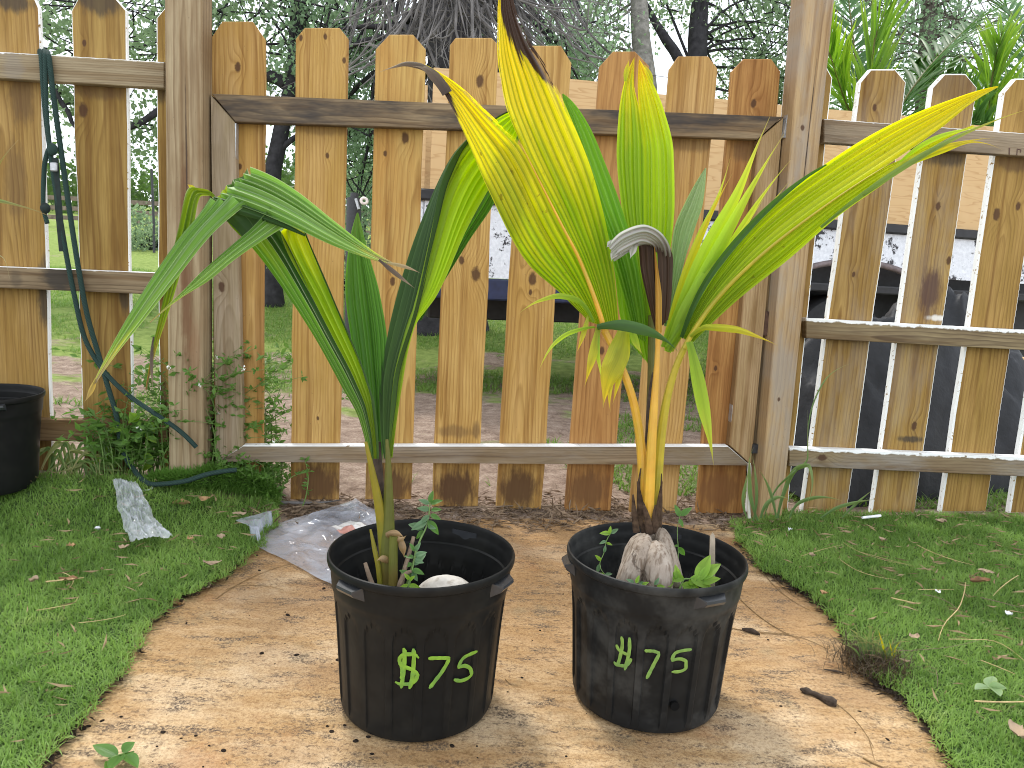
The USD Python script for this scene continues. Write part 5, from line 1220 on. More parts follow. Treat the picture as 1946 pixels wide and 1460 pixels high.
obj('chassis', tbox(0.1, LB, 0.45, 1.1, 0.5, 0.66), m_trkblack, tk)
obj('inner_arch', tbox(uw - 0.8, LB - 0.05, 0.40, 0.44, 0.42, 1.2), m_trkblack, tk)
for w0 in (0.10, 1.14):
    c = np.r_[ta + td * uw - tn * (w0 + 0.12), WZ]
    th_ = np.linspace(0, 2 * np.pi, 48, endpoint=False); pr = np.array([(0.2, -0.10), (0.33, -0.11), (0.385, -0.10), (0.40, -0.07), (0.40, 0.07), (0.385, 0.10), (0.33, 0.11), (0.2, 0.10)])
    V = np.array([c + (a_r * math.cos(t_)) * np.r_[td, 0] + a_r * math.sin(t_) * UP + a_w * np.r_[tn, 0] for a_r, a_w in pr for t_ in th_])
    wh = obj('wheel', trimesh.Trimesh(V, grid_faces(len(pr), 48, True), process=False), m_rubber, tk, smooth=40)
    hb = trimesh.creation.cylinder(radius=0.21, height=0.16, sections=32); hb.apply_transform(trimesh.geometry.align_vectors([0, 0, 1], np.r_[tn, 0])); hb.apply_translation(c)
    usdkit.mesh(stage, str(wh.GetPath()) + '/rim', hb, m_trkblack, smooth=30)
obj('added_dark_panel', tbox(uw - 0.75, LB - 0.1, 0.46, 0.49, 0.10, 0.80), m_trkblack, tk)  # black panel added below the bed so the underside reads as dark shade
um = float((pix(1815, 560, 5.5)[:2] - ta) @ td)
obj('mud_flap', tbox(um - 0.05, um + 0.42, 0.03, 0.06, 0.30, 0.82), plain('grey_flap_look', (0.07, 0.075, 0.085), 0.6, 0.3, 0.3, 20), tk)
for (u0_, u1_, z1_) in ((0.03, 1.22, 2.06), (1.225, 2.44, 2.045), (2.445, 3.66, 2.07), (3.665, 5.35, 2.08)):
    pp = Polygon([(u0_, 1.328), (u1_, 1.328), (u1_, z1_ + 0.01), (u0_ * 0.5 + u1_ * 0.5, z1_), (u0_, z1_ - 0.02)])
    m = trimesh.creation.extrude_polygon(pp, 0.018, engine='earcut'); v = m.vertices
    obj('plywood_panel', trimesh.Trimesh(np.c_[ta + v[:, :1] * td - (v[:, 2:3] + 0.005) * tn, v[:, 1]], m.faces), m_ply, tk)
    obj('plywood_panel', trimesh.Trimesh(np.c_[ta + v[:, :1] * td - (v[:, 2:3] + 1.405) * tn, v[:, 1]], m.faces), m_ply, tk)
obj('plywood_panel', tbox(-0.02, 0.0, 0.03, 1.40, 1.328, 1.94, 0.002), m_ply, tk)

# black ground cloth heaped between fence and truck, and a board
g = G(); P = g.pos(); nz = g.noise(P, 9, 4, 0.6); wvv = g.node('wave_texture', 'fac', vector=P, scale=160.0, distortion=1.0)
col = g.ramp(nz, [(0.3, (0.006, 0.0065, 0.008)), (0.7, (0.015, 0.016, 0.02))])
m_cloth = g.done('black_cloth_look', g.node('principled_bsdf', 'BSDF', base_color=col, roughness=0.6, specular_ior_level=0.32, normal=g.bump(nz, 0.6, 0.012)))
c0, c1 = pix(1510, 900, 3.25), pix(1985, 900, 3.85)
nx_, ny_ = 130, 60
U, Vv = np.meshgrid(np.linspace(0, 1, nx_), np.linspace(0, 1, ny_), indexing='ij')
pl_dir = unit(c1[:2] - c0[:2]); pl_n = np.array([-pl_dir[1], pl_dir[0]]); lenp = np.linalg.norm(c1[:2] - c0[:2]) + 0.35
X = c0[0] + pl_dir[0] * (U * lenp - 0.12) + pl_n[0] * (Vv - 0.35) * 0.75; Y = c0[1] + pl_dir[1] * (U * lenp - 0.12) + pl_n[1] * (Vv - 0.35) * 0.75
env = np.sin(np.pi * np.clip(Vv, 0, 1)) ** 0.6 * np.interp(U, [0, 0.06, 0.22, 0.4, 0.6, 0.8, 1], [0.05, 0.55, 0.80, 0.86, 0.82, 0.62, 0.2])
fold = meshkit.fbm(np.stack([U * 7 + Vv * 5, Vv * 3 - U * 3, U * 0], -1), 4, 6); rid = 1 - np.abs(2 * meshkit.fbm(np.stack([U * 5 + Vv * 6, Vv * 2 - U * 6, U * 0], -1), 3, 9) - 1)
Z = -0.02 + env * (0.70 + 0.45 * fold) + 0.20 * (rid - 0.75) * env
X = X + 0.10 * (fold - 0.5) * pl_n[0]; Y = Y + 0.10 * (fold - 0.5) * pl_n[1]
obj('ground_cloth', (np.stack([X, Y, Z], -1).reshape(-1, 3), grid_faces(nx_, ny_)), m_cloth, smooth=True, label='crumpled black ground cloth heaped between the right fence and the truck', cat='cloth')
b0, b1, b2, b3 = pix(1880, 850, 3.45), pix(1990, 862, 3.45), pix(1996, 690, 3.55), pix(1900, 672, 3.55)
bb_ = trimesh.convex.convex_hull(np.vstack([np.array([b0, b1, b2, b3]), np.array([b0, b1, b2, b3]) + [0.004, 0.018, 0.004]]))
obj('plywood_offcut', bb_, m_ply, label='tan plywood offcut leaning on the black cloth at the right edge', cat='board')

# ------------------------------------------------------------------ small plants
def oval(parent, base, d, up, L_, w, mat, fold=0.25, curl=0.25, name='leaf', tip=1.0, label=None):
    """one broad leaf: base point, direction, face normal hint"""
    d = unit(np.asarray(d, float)); s = unit(np.cross(d, up)); n = np.cross(s, d)
    t_ = np.linspace(0, 1, 12); u_ = np.linspace(-1, 1, 7)
    prof = np.sin(np.pi * t_ ** 0.8) ** 0.8 * (1 - 0.15 * t_); prof[0], prof[-1] = 0.04, 0.02
    c = np.asarray(base) + d * (t_ * L_)[:, None] - n * (curl * L_ * t_ ** 2)[:, None]
    V = c[:, None] + s * (u_[None, :, None] * (prof * w / 2)[:, None, None]) + n * (fold * np.abs(u_)[None, :, None] * (prof * w / 2)[:, None, None])
    st = np.stack(np.broadcast_arrays((u_ * 0.5 + 0.5)[None], t_[:, None]), -1).reshape(-1, 2)
    return obj(name, (V.reshape(-1, 3), grid_faces(12, 7)), mat, parent, smooth=True, uv=st, label=label)


m_lg = leaf_mat('small_leaf_green', [(0, (0.07, 0.17, 0.03)), (1, (0.10, 0.22, 0.04))], 0.4, (0.2, 0.3, 0.1), 0.3)
m_lb = leaf_mat('small_leaf_bright', [(0, (0.20, 0.36, 0.035)), (1, (0.26, 0.42, 0.05))], 0.5, (0.35, 0.45, 0.12), 0.3)
m_lp = leaf_mat('small_leaf_blue_green', [(0, (0.10, 0.19, 0.09)), (1, (0.15, 0.25, 0.13))], 0.3, (0.25, 0.33, 0.2), 0.3)
m_stem = plain('green_stem_look', (0.12, 0.2, 0.05), 0.5, 0.4, 0.3)
r = np.random.default_rng(77)


def sprout(name, label, stem, sw, leaves, mats, size, cat='weed', group=None):
    t = thing(name, label, cat, group)
    obj('stem', ptube(stem, [sw, sw * 0.8, sw * 0.5], 24, 6), m_stem, t)
    sc = np.array([(x, y) for x, y, _ in stem], float)
    for k, (x, y, an, s_) in enumerate(leaves):
        j = np.argmin(np.hypot(sc[:, 0] - x, sc[:, 1] - y)); dd = stem[j][2]
        a = np.radians(an); d = CAMX * math.cos(a) + axu * math.sin(a) + fw * r.uniform(-0.5, 0.15)
        oval(t, pix(x, y, dd), d, axu * 0.5 - fw * 0.9 + r.normal(0, 0.15, 3), s_ * size * dd / F, s_ * size * dd / F * 0.48, mats[k % len(mats)])
    return t


sprout('weed', 'slender weed with paired oval leaves rising inside the left pot behind the stalks', [(772, 1116, 1.40), (784, 1075, 1.41), (797, 1030, 1.43), (812, 995, 1.45), (817, 955, 1.46)], 0.0022,
       [(817, 956, 80, 24), (816, 958, 150, 22), (818, 958, 25, 24), (817, 968, 170, 24), (819, 970, 10, 20), (816, 980, 215, 24), (818, 978, -20, 22), (811, 992, 200, 32), (813, 990, -48, 34), (806, 1004, 165, 32), (804, 1008, 230, 20), (812, 1000, -10, 18)], [m_lg, m_lp], 1.0)
sprout('weed', 'small blue green weed sprouting against the stalks in the left pot', [(778, 1118, 1.385), (782, 1090, 1.385), (787, 1065, 1.388), (789, 1046, 1.39)], 0.0016,
       [(789, 1047, 60, 20), (788, 1048, 115, 18), (789, 1056, 25, 24), (787, 1060, 165, 20), (788, 1066, -5, 18), (784, 1072, 190, 20), (786, 1074, 45, 30), (784, 1082, -15, 24), (783, 1086, -60, 22), (781, 1094, 150, 24), (780, 1104, 80, 22)], [m_lp, m_lg], 1.0)
sprout('weed', 'yellow green seedling low against the front rim of the left pot', [(776, 1124, 1.37), (777, 1112, 1.37), (778, 1100, 1.372)], 0.0014, [(778, 1102, 120, 16), (778, 1104, 50, 16), (777, 1112, -15, 26), (776, 1112, 190, 16)], [m_lb], 1.0)
sprout('weed', 'broad bright green toothed weed at the front of the right pot', [(1290, 1125, 1.42), (1295, 1110, 1.42), (1302, 1100, 1.42), (1330, 1100, 1.42)], 0.002,
       [(1325, 1104, 62, 56), (1330, 1100, 38, 50), (1332, 1106, 20, 36), (1312, 1098, -20, 44), (1300, 1100, 170, 40), (1285, 1098, 150, 34), (1280, 1108, 175, 34), (1290, 1104, 100, 30), (1276, 1112, 200, 28), (1325, 1110, 200, 30), (1295, 1112, -10, 40), (1310, 1112, 60, 26)], [m_lb], 1.0)
sprout('weed', 'thin twining stem with small heart leaves behind the husk in the right pot', [(1288, 1095, 1.475), (1289, 1050, 1.48), (1287, 1010, 1.49), (1291, 985, 1.49), (1296, 972, 1.49)], 0.0009, [(1292, 982, 110, 24), (1293, 980, 40, 26), (1290, 986, -60, 18), (1289, 1040, -50, 24), (1289, 1036, 200, 10)], [m_lg], 1.0)
sprout('vine', 'sparse vine of pale leaves hanging inside the back left wall of the right pot', [(1162, 1012, 1.53), (1152, 1030, 1.53), (1148, 1050, 1.525), (1140, 1072, 1.51), (1150, 1092, 1.49)], 0.0009, [(1160, 1014, 175, 20), (1160, 1014, 30, 18), (1158, 1014, 80, 14), (1152, 1028, 200, 14), (1152, 1032, -10, 12), (1148, 1050, 80, 14), (1142, 1066, 130, 16), (1140, 1072, 250, 18), (1148, 1092, 170, 14), (1150, 1092, 10, 14)], [m_lb, m_lp], 1.0)
sprout('weed', 'tiny seedlings at the foot of the husk in the right pot', [(1200, 1122, 1.40), (1208, 1110, 1.40), (1216, 1106, 1.40)], 0.001, [(1205, 1108, 150, 16), (1208, 1108, 60, 16), (1214, 1108, -10, 16), (1220, 1112, 30, 14), (1244, 1112, 60, 16), (1248, 1114, 0, 16)], [m_lp, m_lb], 1.0)
st_ = np.array([pix(1346, 1122, 1.44), pix(1359, 1122, 1.44), pix(1359, 1020, 1.45), pix(1355, 1014, 1.45), pix(1350, 1022, 1.45)])
obj('wooden_stake', trimesh.convex.convex_hull(np.vstack([st_, st_ + [0.001, 0.008, 0]])), plain('stake_look', (0.26, 0.22, 0.17), 0.85, 0.2, 0.3, 40, 0.002, dirt=(0.14, 0.11, 0.07), dirt_scale=30, dirt_amt=0.7), label='weathered flat wooden stake upright at the back of the right pot', cat='stake')

# fallen sprig on the concrete
t = thing('leaf_sprig', 'fallen sprig of four green leaves on the concrete at the bottom edge', 'sprig')
c = gnd(236, 1432, 0.012)
obj('stem', tube(curve([c, gnd(222, 1436, 0.014), gnd(205, 1442, 0.01), gnd(255, 1428, 0.012)], 12), 0.0013, 6), m_stem, t)
for x, y, x2, y2, w in ((224, 1438, 176, 1414, 0.025), (230, 1436, 208, 1462, 0.026), (232, 1430, 256, 1410, 0.024), (238, 1432, 262, 1456, 0.024), (206, 1448, 200, 1462, 0.012)):
    a, b = gnd(x, y, 0.012), gnd(x2, y2, 0.022); oval(t, a, b - a, UP + r.normal(0, 0.3, 3), np.linalg.norm(b - a), w, m_lg, 0.3, 0.05)
t = thing('leaf_sprig', 'pale green fallen leaf lying on the turf at the lower right', 'leaf')
for x, y, x2, y2 in ((1880, 1306, 1856, 1306), (1880, 1306, 1886, 1284), (1880, 1306, 1910, 1306), (1884, 1306, 1900, 1318)):
    a, b = gnd(x, y, 0.04), gnd(x2, y2, 0.05); oval(t, a, b - a, UP + r.normal(0, 0.3, 3), np.linalg.norm(b - a) * 1.1, 0.028, leaf_mat('pale_leaf_%d' % x2, [(0, (0.25, 0.36, 0.17)), (1, (0.33, 0.43, 0.25))], 0.35), 0.3, 0.1)


def zt_at(x, y):
    """ground or turf point under a photo pixel"""
    z = 0.0
    for _ in range(4):
        p = gnd(x, y, z); inside = contains_xy(PL, p[0], p[1]) or contains_xy(PR, p[0], p[1])
        z = float(z_turf(p[0], p[1])) if inside else (0.0 if contains_xy(sp, p[0], p[1]) else float(z_ground(p[0], p[1])))
    return gnd(x, y, z), inside


# bushy weed by the gate
def bush(name, label, roots, spread, n, hmax, seed, leafmm=0.022, flowers=8, mat=m_fol[2], per=16):
    rr = np.random.default_rng(seed); t = thing(name, label, 'weed'); st, P, D, fl = [], [], [], []
    for k in range(n):
        b = roots[k % len(roots)] + np.r_[rr.normal(0, spread, 2), 0]; h = hmax * rr.uniform(0.35, 1.0)
        tip = b + np.array([rr.normal(0, 0.45) * h, rr.normal(-0.1, 0.3) * h, h])
        c = curve([b, b + [0, 0, h * 0.5] + rr.normal(0, 0.02, 3), tip], 14); st.append(tube(c, [0.0022, 0.0016, 0.0007], 4))
        q = c[rr.integers(4, 14, per)]; P.append(q); D.append(rr.normal(0, 1, (per, 3)) * [1, 1, 0.5] + [0, -0.15, 0.25])
        if k < flowers:
            fl.append(tip)
    P, D = np.vstack(P), np.vstack(D)
    obj('stems', join(st), m_stem, t); obj('foliage', cards(P, rr.uniform(0.6, 1.5, len(P)) * leafmm, rr, 0.22, D=D), mat, t, kind='stuff')
    if flowers:
        obj('flowers', join([trimesh.Trimesh(*cards(np.repeat(f[None], 7, 0) + rr.normal(0, 0.003, (7, 3)), 0.008, rr, 0.4), process=False) for f in fl]), plain('white_petal_look', (0.72, 0.72, 0.66), 0.6), t, kind='stuff')
    return t


m_weed = foliage_mat('weed_look', [(0.10, 0.20, 0.035), (0.16, 0.28, 0.05), (0.22, 0.36, 0.08), (0.30, 0.42, 0.13), (0.13, 0.24, 0.05)], 0.4)
zf = lambda x, off: np.r_[fb(x, off), 0]
bush('weed_bush', 'bushy green weed with tiny white flowers between the tall post and the gate', [gnd(380, 905, 0.06), gnd(430, 905, 0.05), gnd(470, 915, 0.03), gnd(345, 900, 0.08), gnd(425, 895, 0.05)], 0.06, 190, 0.50, 51, 0.026, 26, m_weed, 26)
bush('weed_bush', 'low matted weed spilling over the turf edge beside the gate', [gnd(470, 925, 0.03), gnd(500, 945, 0.01), gnd(440, 920, 0.05)], 0.055, 90, 0.16, 52, 0.020, 0, m_weed, 22)
t = bush('weed_bush', 'leafy creeper at the bottom rail below the rope', [gnd(215, 905, 0.09), gnd(250, 905, 0.09), gnd(280, 905, 0.08)], 0.04, 70, 0.30, 53, 0.03, 0, m_weed, 14)
for k in range(26):
    x, y = r.uniform(195, 290), r.uniform(775, 890); a = r.uniform(0, 6.28)
    oval(t, fpt(*fen(x, y, 0.07), 0.07), [math.cos(a), -0.4, math.sin(a) * 0.7], [0, -1, 0.7], r.uniform(0.03, 0.055), r.uniform(0.022, 0.034), m_lb if k % 3 else m_lg)


def arching(parent, name, path, w, mat):
    return strip(parent, path, w, mat, name, 0.5, 30)


m_dryg = leaf_mat('dry_grass_blade', [(0, (0.14, 0.20, 0.05)), (0.5, (0.25, 0.27, 0.09)), (1, (0.40, 0.34, 0.17))], 0.35)
m_gb = leaf_mat('tall_grass_blade', [(0, (0.10, 0.18, 0.05)), (0.6, (0.16, 0.24, 0.07)), (1, (0.30, 0.30, 0.12))], 0.35)
t = thing('grass_tuft', 'loose tuft of arching grass blades between the left pot and the rope', 'grass tuft')
for k in range(26):
    x0_ = r.uniform(85, 195); p0, _ = zt_at(x0_, 918); d0 = (p0 - CAM) @ fw; s_ = r.choice([-1, 1])
    arching(t, 'blade', [(x0_, 920, d0), (x0_ + s_ * r.uniform(5, 20), 920 - r.uniform(30, 80), d0), (x0_ + s_ * r.uniform(20, 60), 915 - r.uniform(10, 60), d0 - 0.02), (x0_ + s_ * r.uniform(30, 90), 920 - r.uniform(-10, 30), d0 - 0.04)], r.uniform(4, 8), m_dryg if k % 2 else m_gb)
t = thing('grass_tuft', 'tall thin arching grass at the foot of the hinge post', 'grass tuft')
for q, w in (([(1478, 985, 2.62), (1492, 930, 2.62), (1515, 890, 2.60), (1535, 884, 2.58), (1544, 915, 2.56), (1530, 965, 2.55)], 9), ([(1452, 985, 2.62), (1475, 930, 2.62), (1505, 900, 2.6), (1535, 870, 2.6), (1535, 780, 2.6)], 4), ([(1440, 990, 2.6), (1425, 930, 2.6), (1424, 880, 2.6), (1432, 850, 2.6)], 8), ([(1432, 990, 2.6), (1438, 940, 2.6), (1434, 890, 2.6), (1428, 862, 2.6)], 6),
             ([(1446, 985, 2.6), (1460, 955, 2.6), (1480, 945, 2.6), (1500, 950, 2.58)], 8), ([(1420, 985, 2.6), (1412, 950, 2.6), (1418, 915, 2.6), (1425, 885, 2.6)], 6), ([(1500, 985, 2.62), (1520, 955, 2.62), (1560, 945, 2.6), (1600, 952, 2.58)], 7), ([(1600, 985, 2.7), (1630, 955, 2.7), (1660, 930, 2.7)], 5), ([(1560, 985, 2.7), (1600, 962, 2.7), (1665, 950, 2.68)], 7), ([(1535, 830, 2.62), (1570, 720, 2.66), (1620, 690, 2.7)], 3), ([(1475, 985, 2.6), (1462, 930, 2.6), (1440, 890, 2.58)], 6)):
    arching(t, 'blade', q, w, m_gb)
obj('white_stem', ptube([(1424, 985, 2.61), (1422, 930, 2.62), (1424, 880, 2.63)], 0.0055, 14, 7), plain('pale_stem_look', (0.5, 0.48, 0.42), 0.7), t)
t = thing('grass_tuft', 'dry brown grass clump with a few green blades on the right edge of the path', 'grass tuft')
pc, _ = zt_at(1655, 1265)
q = pc + np.c_[r.normal(0, 0.035, 900), r.normal(0, 0.035, 900), np.zeros(900)]
obj('dry_blades', blades(q, r.uniform(0.03, 0.085, 900), r.uniform(0.001, 0.0022, 900), r.uniform(0.1, 1.2, 900), r, 3, 0.55), foliage_mat('dry_clump_look', [(0.06, 0.04, 0.02), (0.12, 0.085, 0.04), (0.20, 0.16, 0.075), (0.30, 0.25, 0.12), (0.14, 0.16, 0.05)], 0.25), t, kind='stuff')
dd = (pc - CAM) @ fw
gb_ = np.random.default_rng(14)
for k in range(34):
    x1_ = gb_.uniform(1635, 1700); y1_ = 1262 + (x1_ - 1660) * 0.35; an_ = gb_.normal(0, 0.55); ln_ = gb_.uniform(45, 85)
    arching(t, 'blade', [(x1_, y1_, dd), (x1_ + ln_ * 0.5 * math.sin(an_), y1_ - ln_ * 0.6, dd), (x1_ + ln_ * math.sin(an_ * 1.4), y1_ - ln_ * 0.85 * math.cos(an_), dd - 0.02)], gb_.uniform(2.2, 4), m_dryg if k % 3 else m_gb)
for x1, y1, x2, y2, x3, y3 in ((1672, 1270, 1682, 1230, 1688, 1180), (1690, 1280, 1680, 1235, 1668, 1195), (1712, 1290, 1695, 1240, 1690, 1215), (1650, 1260, 1640, 1220, 1622, 1190), (1640, 1270, 1625, 1235, 1600, 1225), (1660, 1260, 1668, 1215, 1690, 1205), (1700, 1285, 1700, 1240, 1712, 1218), (1655, 1255, 1655, 1215, 1650, 1180), (1668, 1270, 1650, 1220, 1660, 1185)):
    arching(t, 'blade', [(x1, y1, dd), (x2, y2, dd), (x3, y3, dd - 0.02)], r.uniform(3, 5.5), mY if x1 > 1685 else m_gb)

# turned-up edge of the left turf
tc = curve([gnd(285, 914, 0.10), gnd(340, 914, 0.105), gnd(400, 909, 0.10), gnd(455, 912, 0.085), gnd(505, 928, 0.055), gnd(522, 948, 0.02)], 50)
obj('turf_roll', tube(tc, [0.006, 0.014, 0.024, 0.026, 0.022, 0.010], 14), m_turfbase, smooth=True, label='rolled up edge of the left turf lying below the weeds', cat='artificial grass')
n = 9000; k = r.integers(0, 50, n); a = r.uniform(0, 2 * np.pi, n); nr = np.stack([np.zeros(n), np.cos(a), np.sin(a)], 1)
P0 = tc[k] + (tc[np.minimum(k + 1, 49)] - tc[k]) * r.uniform(0, 1, (n, 1)) + nr * (np.interp(k, [0, 10, 25, 40, 49], [0.006, 0.014, 0.024, 0.022, 0.010]) * r.uniform(0.5, 1.15, n))[:, None]
obj('artificial_grass', cards(P0, r.uniform(0.012, 0.046, n), r, 0.05, D=nr + r.normal(0, 0.7, (n, 3)) + [0, -0.2, 0.2]), foliage_mat('turf_roll_look', [(0.12, 0.24, 0.04), (0.22, 0.36, 0.07), (0.32, 0.44, 0.10), (0.42, 0.5, 0.15)], 0.35), label='yellowish turf pile on the rolled up edge below the weeds', cat='artificial grass', kind='stuff')

# ------------------------------------------------------------------ rope over the left fence
g = G(); P = g.pos(); wv = g.node('wave_texture', 'fac', vector=P, bands_direction='diagonal', scale=120.0, distortion=0.5)
col = g.ramp(g.mul(wv, 1.0), [(0.3, (0.010, 0.026, 0.022)), (0.6, (0.02, 0.055, 0.045)), (0.9, (0.06, 0.105, 0.09))])
m_rope = g.done('rope_look', g.node('principled_bsdf', 'BSDF', base_color=col, roughness=0.8, specular_ior_level=0.2, normal=g.bump(wv, 0.8, 0.003)))
m_strap = plain('strap_look', (0.014, 0.022, 0.02), 0.75, 0.25, 0.4, 80)
rp = thing('rope', 'dark green braided rope and strap hung over the top rail of the left fence', 'rope')


def rope_path(pts, n=70):
    return np.array([fpt(*fen(x, y, o), o) for x, y, o in curve([(x, y, o * 1000) for x, y, o in pts], n) * [1, 1, 0.001]])


for pts, rad in (([(90, 112, -0.012), (90, 99, 0.02), (92, 106, 0.05), (100, 170, 0.055), (115, 280, 0.05), (135, 420, 0.05), (150, 515, 0.055), (166, 600, 0.055), (186, 670, 0.055), (205, 735, 0.06), (221, 790, 0.065), (230, 845, 0.08), (252, 890, 0.13), (292, 921, 0.21), (345, 916, 0.22), (400, 900, 0.20), (450, 893, 0.18)], 0.0082),
                 ([(76, 112, -0.012), (76, 97, 0.02), (78, 104, 0.05), (84, 190, 0.055), (97, 300, 0.05), (112, 400, 0.05), (127, 490, 0.052), (142, 565, 0.055), (160, 640, 0.055), (192, 698, 0.058), (240, 748, 0.07), (300, 790, 0.12), (345, 822, 0.135), (373, 850, 0.13)], 0.0078),
                 ([(84, 108, -0.012), (84, 96, 0.02), (85, 106, 0.055), (88, 200, 0.06), (94, 270, 0.06), (101, 292, 0.06)], 0.0065), ([(92, 284, 0.055), (84, 320, 0.05), (82, 385, 0.05), (90, 425, 0.052)], 0.0070)):
    obj('strand', tube(rope_path(pts), rad, 10), m_rope, rp, smooth=True)
A = rope_path([(104, 300, 0.055), (110, 380, 0.055), (119, 478, 0.055)], 20)
obj('strap', trimesh.Trimesh(tube(A, 0.012, 12, 0.25).vertices, tube(A, 0.012, 12, 0.25).faces, process=False), m_strap, rp)
obj('buckle', box(fpt(*fen(105, 318, 0.058), 0.066), [0.022, 0.012, 0.028], bevel=0.003), m_steel, rp)
kn = trimesh.creation.icosphere(2); kn.vertices *= [0.017, 0.013, 0.02]; kn.apply_translation(fpt(*fen(100, 284, 0.06), 0.062)); obj('knot', kn, m_rope, rp, smooth=True)
kn = trimesh.creation.icosphere(2); kn.vertices *= [0.016, 0.012, 0.018]; kn.apply_translation(fpt(*fen(87, 396, 0.055), 0.058)); obj('knot', kn, m_strap, rp, smooth=True)

# ------------------------------------------------------------------ plastic bags
def film(name, label, quad, mat, hmax, seed, n=(70, 60), zb=0.004, cat='bag', fq=1.0):
    a, b, c, d = [zt_at(*p)[0] for p in quad]
    U, V_ = np.meshgrid(np.linspace(0, 1, n[0]), np.linspace(0, 1, n[1]), indexing='ij')
    P = a * ((1 - U) * (1 - V_))[..., None] + b * (U * (1 - V_))[..., None] + c * (U * V_)[..., None] + d * ((1 - U) * V_)[..., None]
    q = np.stack([U * 4 + V_ * 2, V_ * 5 - U * 2, U * 0 + seed], -1) * fq
    rid = 1 - np.abs(2 * meshkit.fbm(q, 3, seed) - 1); rid2 = 1 - np.abs(2 * meshkit.fbm(q * [2.2, 3.1, 1], 3, seed + 2) - 1)
    e = (np.minimum(np.minimum(U, 1 - U), np.minimum(V_, 1 - V_)) * 8).clip(0, 1) ** 0.6
    z0 = np.array([[max(zt_at_z(x, y), 0.0) for x, y in row] for row in P[..., :2]])
    P[..., 2] = z0 + zb + hmax * (rid ** 7 * 0.75 + rid2 ** 8 * 0.30) * (0.35 + 0.65 * e) + 0.3 * hmax * meshkit.fbm(q * 0.6, 2, seed + 5)
    P[..., :2] += (0.02 * (meshkit.fbm(q * 1.4, 3, seed + 7) - 0.5))[..., None]
    return obj(name, (P.reshape(-1, 3), grid_faces(*n)), mat, smooth=True, uv=np.stack([U, V_], -1).reshape(-1, 2), label=label, cat=cat)


def zt_at_z(x, y):
    return float(z_turf(x, y)) + 0.034 if (contains_xy(PL, x, y) or contains_xy(PR, x, y)) else 0.0


def film_mat(name, opac, tint, print_=False):
    g = G(); uv = g.node('uvmap', 'UV', attribute='st'); P = g.pos()
    nz = g.noise(P, 7, 4, 0.6, 1.2)
    fac = g.step(nz, 0.3, 0.75, opac * 0.55, min(1.0, opac * 1.35))
    dif = g.ramp(nz, [(0.3, tuple(np.array(tint) * 0.75)), (0.7, tint)])
    if print_:
        x = g.node('separate_xyz', 'x', vector=uv); y = g.node('separate_xyz', 'y', vector=uv)
        def rect(x0, x1, y0, y1):
            return g.m('minimum', g.m('minimum', g.step(x, x0, x0 + 0.01), g.step(x, x1, x1 - 0.01)), g.m('minimum', g.step(y, y0, y0 + 0.01), g.step(y, y1, y1 - 0.01)))
        wr = rect(0.40, 0.92, 0.50, 0.72); rd = rect(0.47, 0.64, 0.49, 0.62)
        dif = g.mix(wr, dif, (0.78, 0.76, 0.74)); dif = g.mix(rd, dif, (0.66, 0.32, 0.27))
        fac = g.m('maximum', fac, g.mul(g.m('maximum', wr, rd), 0.85))
    p = g.node('principled_bsdf', 'BSDF', base_color=dif, roughness=0.14, specular_ior_level=0.6)
    t = g.node('transparent_bsdf', 'BSDF', color=(0.94, 0.95, 0.96))
    return g.done(name, g.node('mix_closure', 'closure', fac=fac, closure1=t, closure2=p))


film('plastic_bag', 'large clear plastic bag with a red and white print beside the left pot', [(447, 1014), (655, 1128), (780, 1010), (672, 962)], film_mat('clear_bag_look', 0.55, (0.40, 0.42, 0.48), True), 0.024, 3, (110, 90), fq=0.42)
film('plastic_wrapper', 'small crumpled clear plastic wrapper on the left turf', [(216, 958), (246, 1058), (326, 1050), (262, 942)], film_mat('wrapper_look', 0.45, (0.58, 0.60, 0.62)), 0.03, 8, (60, 60), cat='wrapper')
t, _ = zt_at(247, 950)
m_scrap = plain('white_scrap_look', (0.75, 0.76, 0.78), 0.5)


def flake(p, L_, w, az, rr, lift=0.008):
    """a small curled dry leaf"""
    n, m_ = 7, 5; t_ = np.linspace(-1, 1, n); u_ = np.linspace(-1, 1, m_)
    pr = np.sqrt(np.clip(1 - t_ ** 2, 0.02, 1)) ** 1.2
    X, Y = np.broadcast_arrays((t_ * L_ / 2)[:, None], u_[None] * (pr * w / 2)[:, None])
    Z = rr.uniform(0.2, 0.8) * (Y ** 2) / (w / 2) + rr.uniform(0.1, 0.5) * X ** 2 / (L_ / 2) + lift + 0.002 * rr.normal(0, 1, X.shape)
    c, s = math.cos(az), math.sin(az)
    return trimesh.Trimesh(np.stack([p[0] + X * c - Y * s, p[1] + X * s + Y * c, p[2] + Z], -1).reshape(-1, 3), grid_faces(n, m_), process=False)


for x, y, w, h in ((277, 948, 26, 10), (1500, 1022, 8, 6), (1654, 997, 34, 6), (1914, 1187, 14, 8), (1780, 1143, 10, 6), (186, 1022, 10, 6)):
    p, ins = zt_at(x, y); d = (p - CAM) @ fw
    if w > 30:
        q = [zt_at(x - 17, y + 2)[0], zt_at(x + 17, y - 2)[0]]
        obj('white_stick', tube(np.array(q) + [0, 0, 0.03], 0.005, 8), m_scrap, label='short white plastic stick on the turf under the right fence', cat='stick')
    else:
        lab = {277: 'white paper scrap under the turf roll at the left fence', 1500: 'white speck of litter near the foot of the hinge post', 1914: 'white scrap at the right edge of the right turf', 1780: 'small white scrap among the straws on the right turf', 186: 'small white scrap left of the plastic wrapper'}[x]
        obj('paper_scrap', flake(p, w * d / F, h * 1.8 * d / F, 0.3, r, 0.028 if ins else 0.004), m_scrap, smooth=True, label=lab, cat='litter')

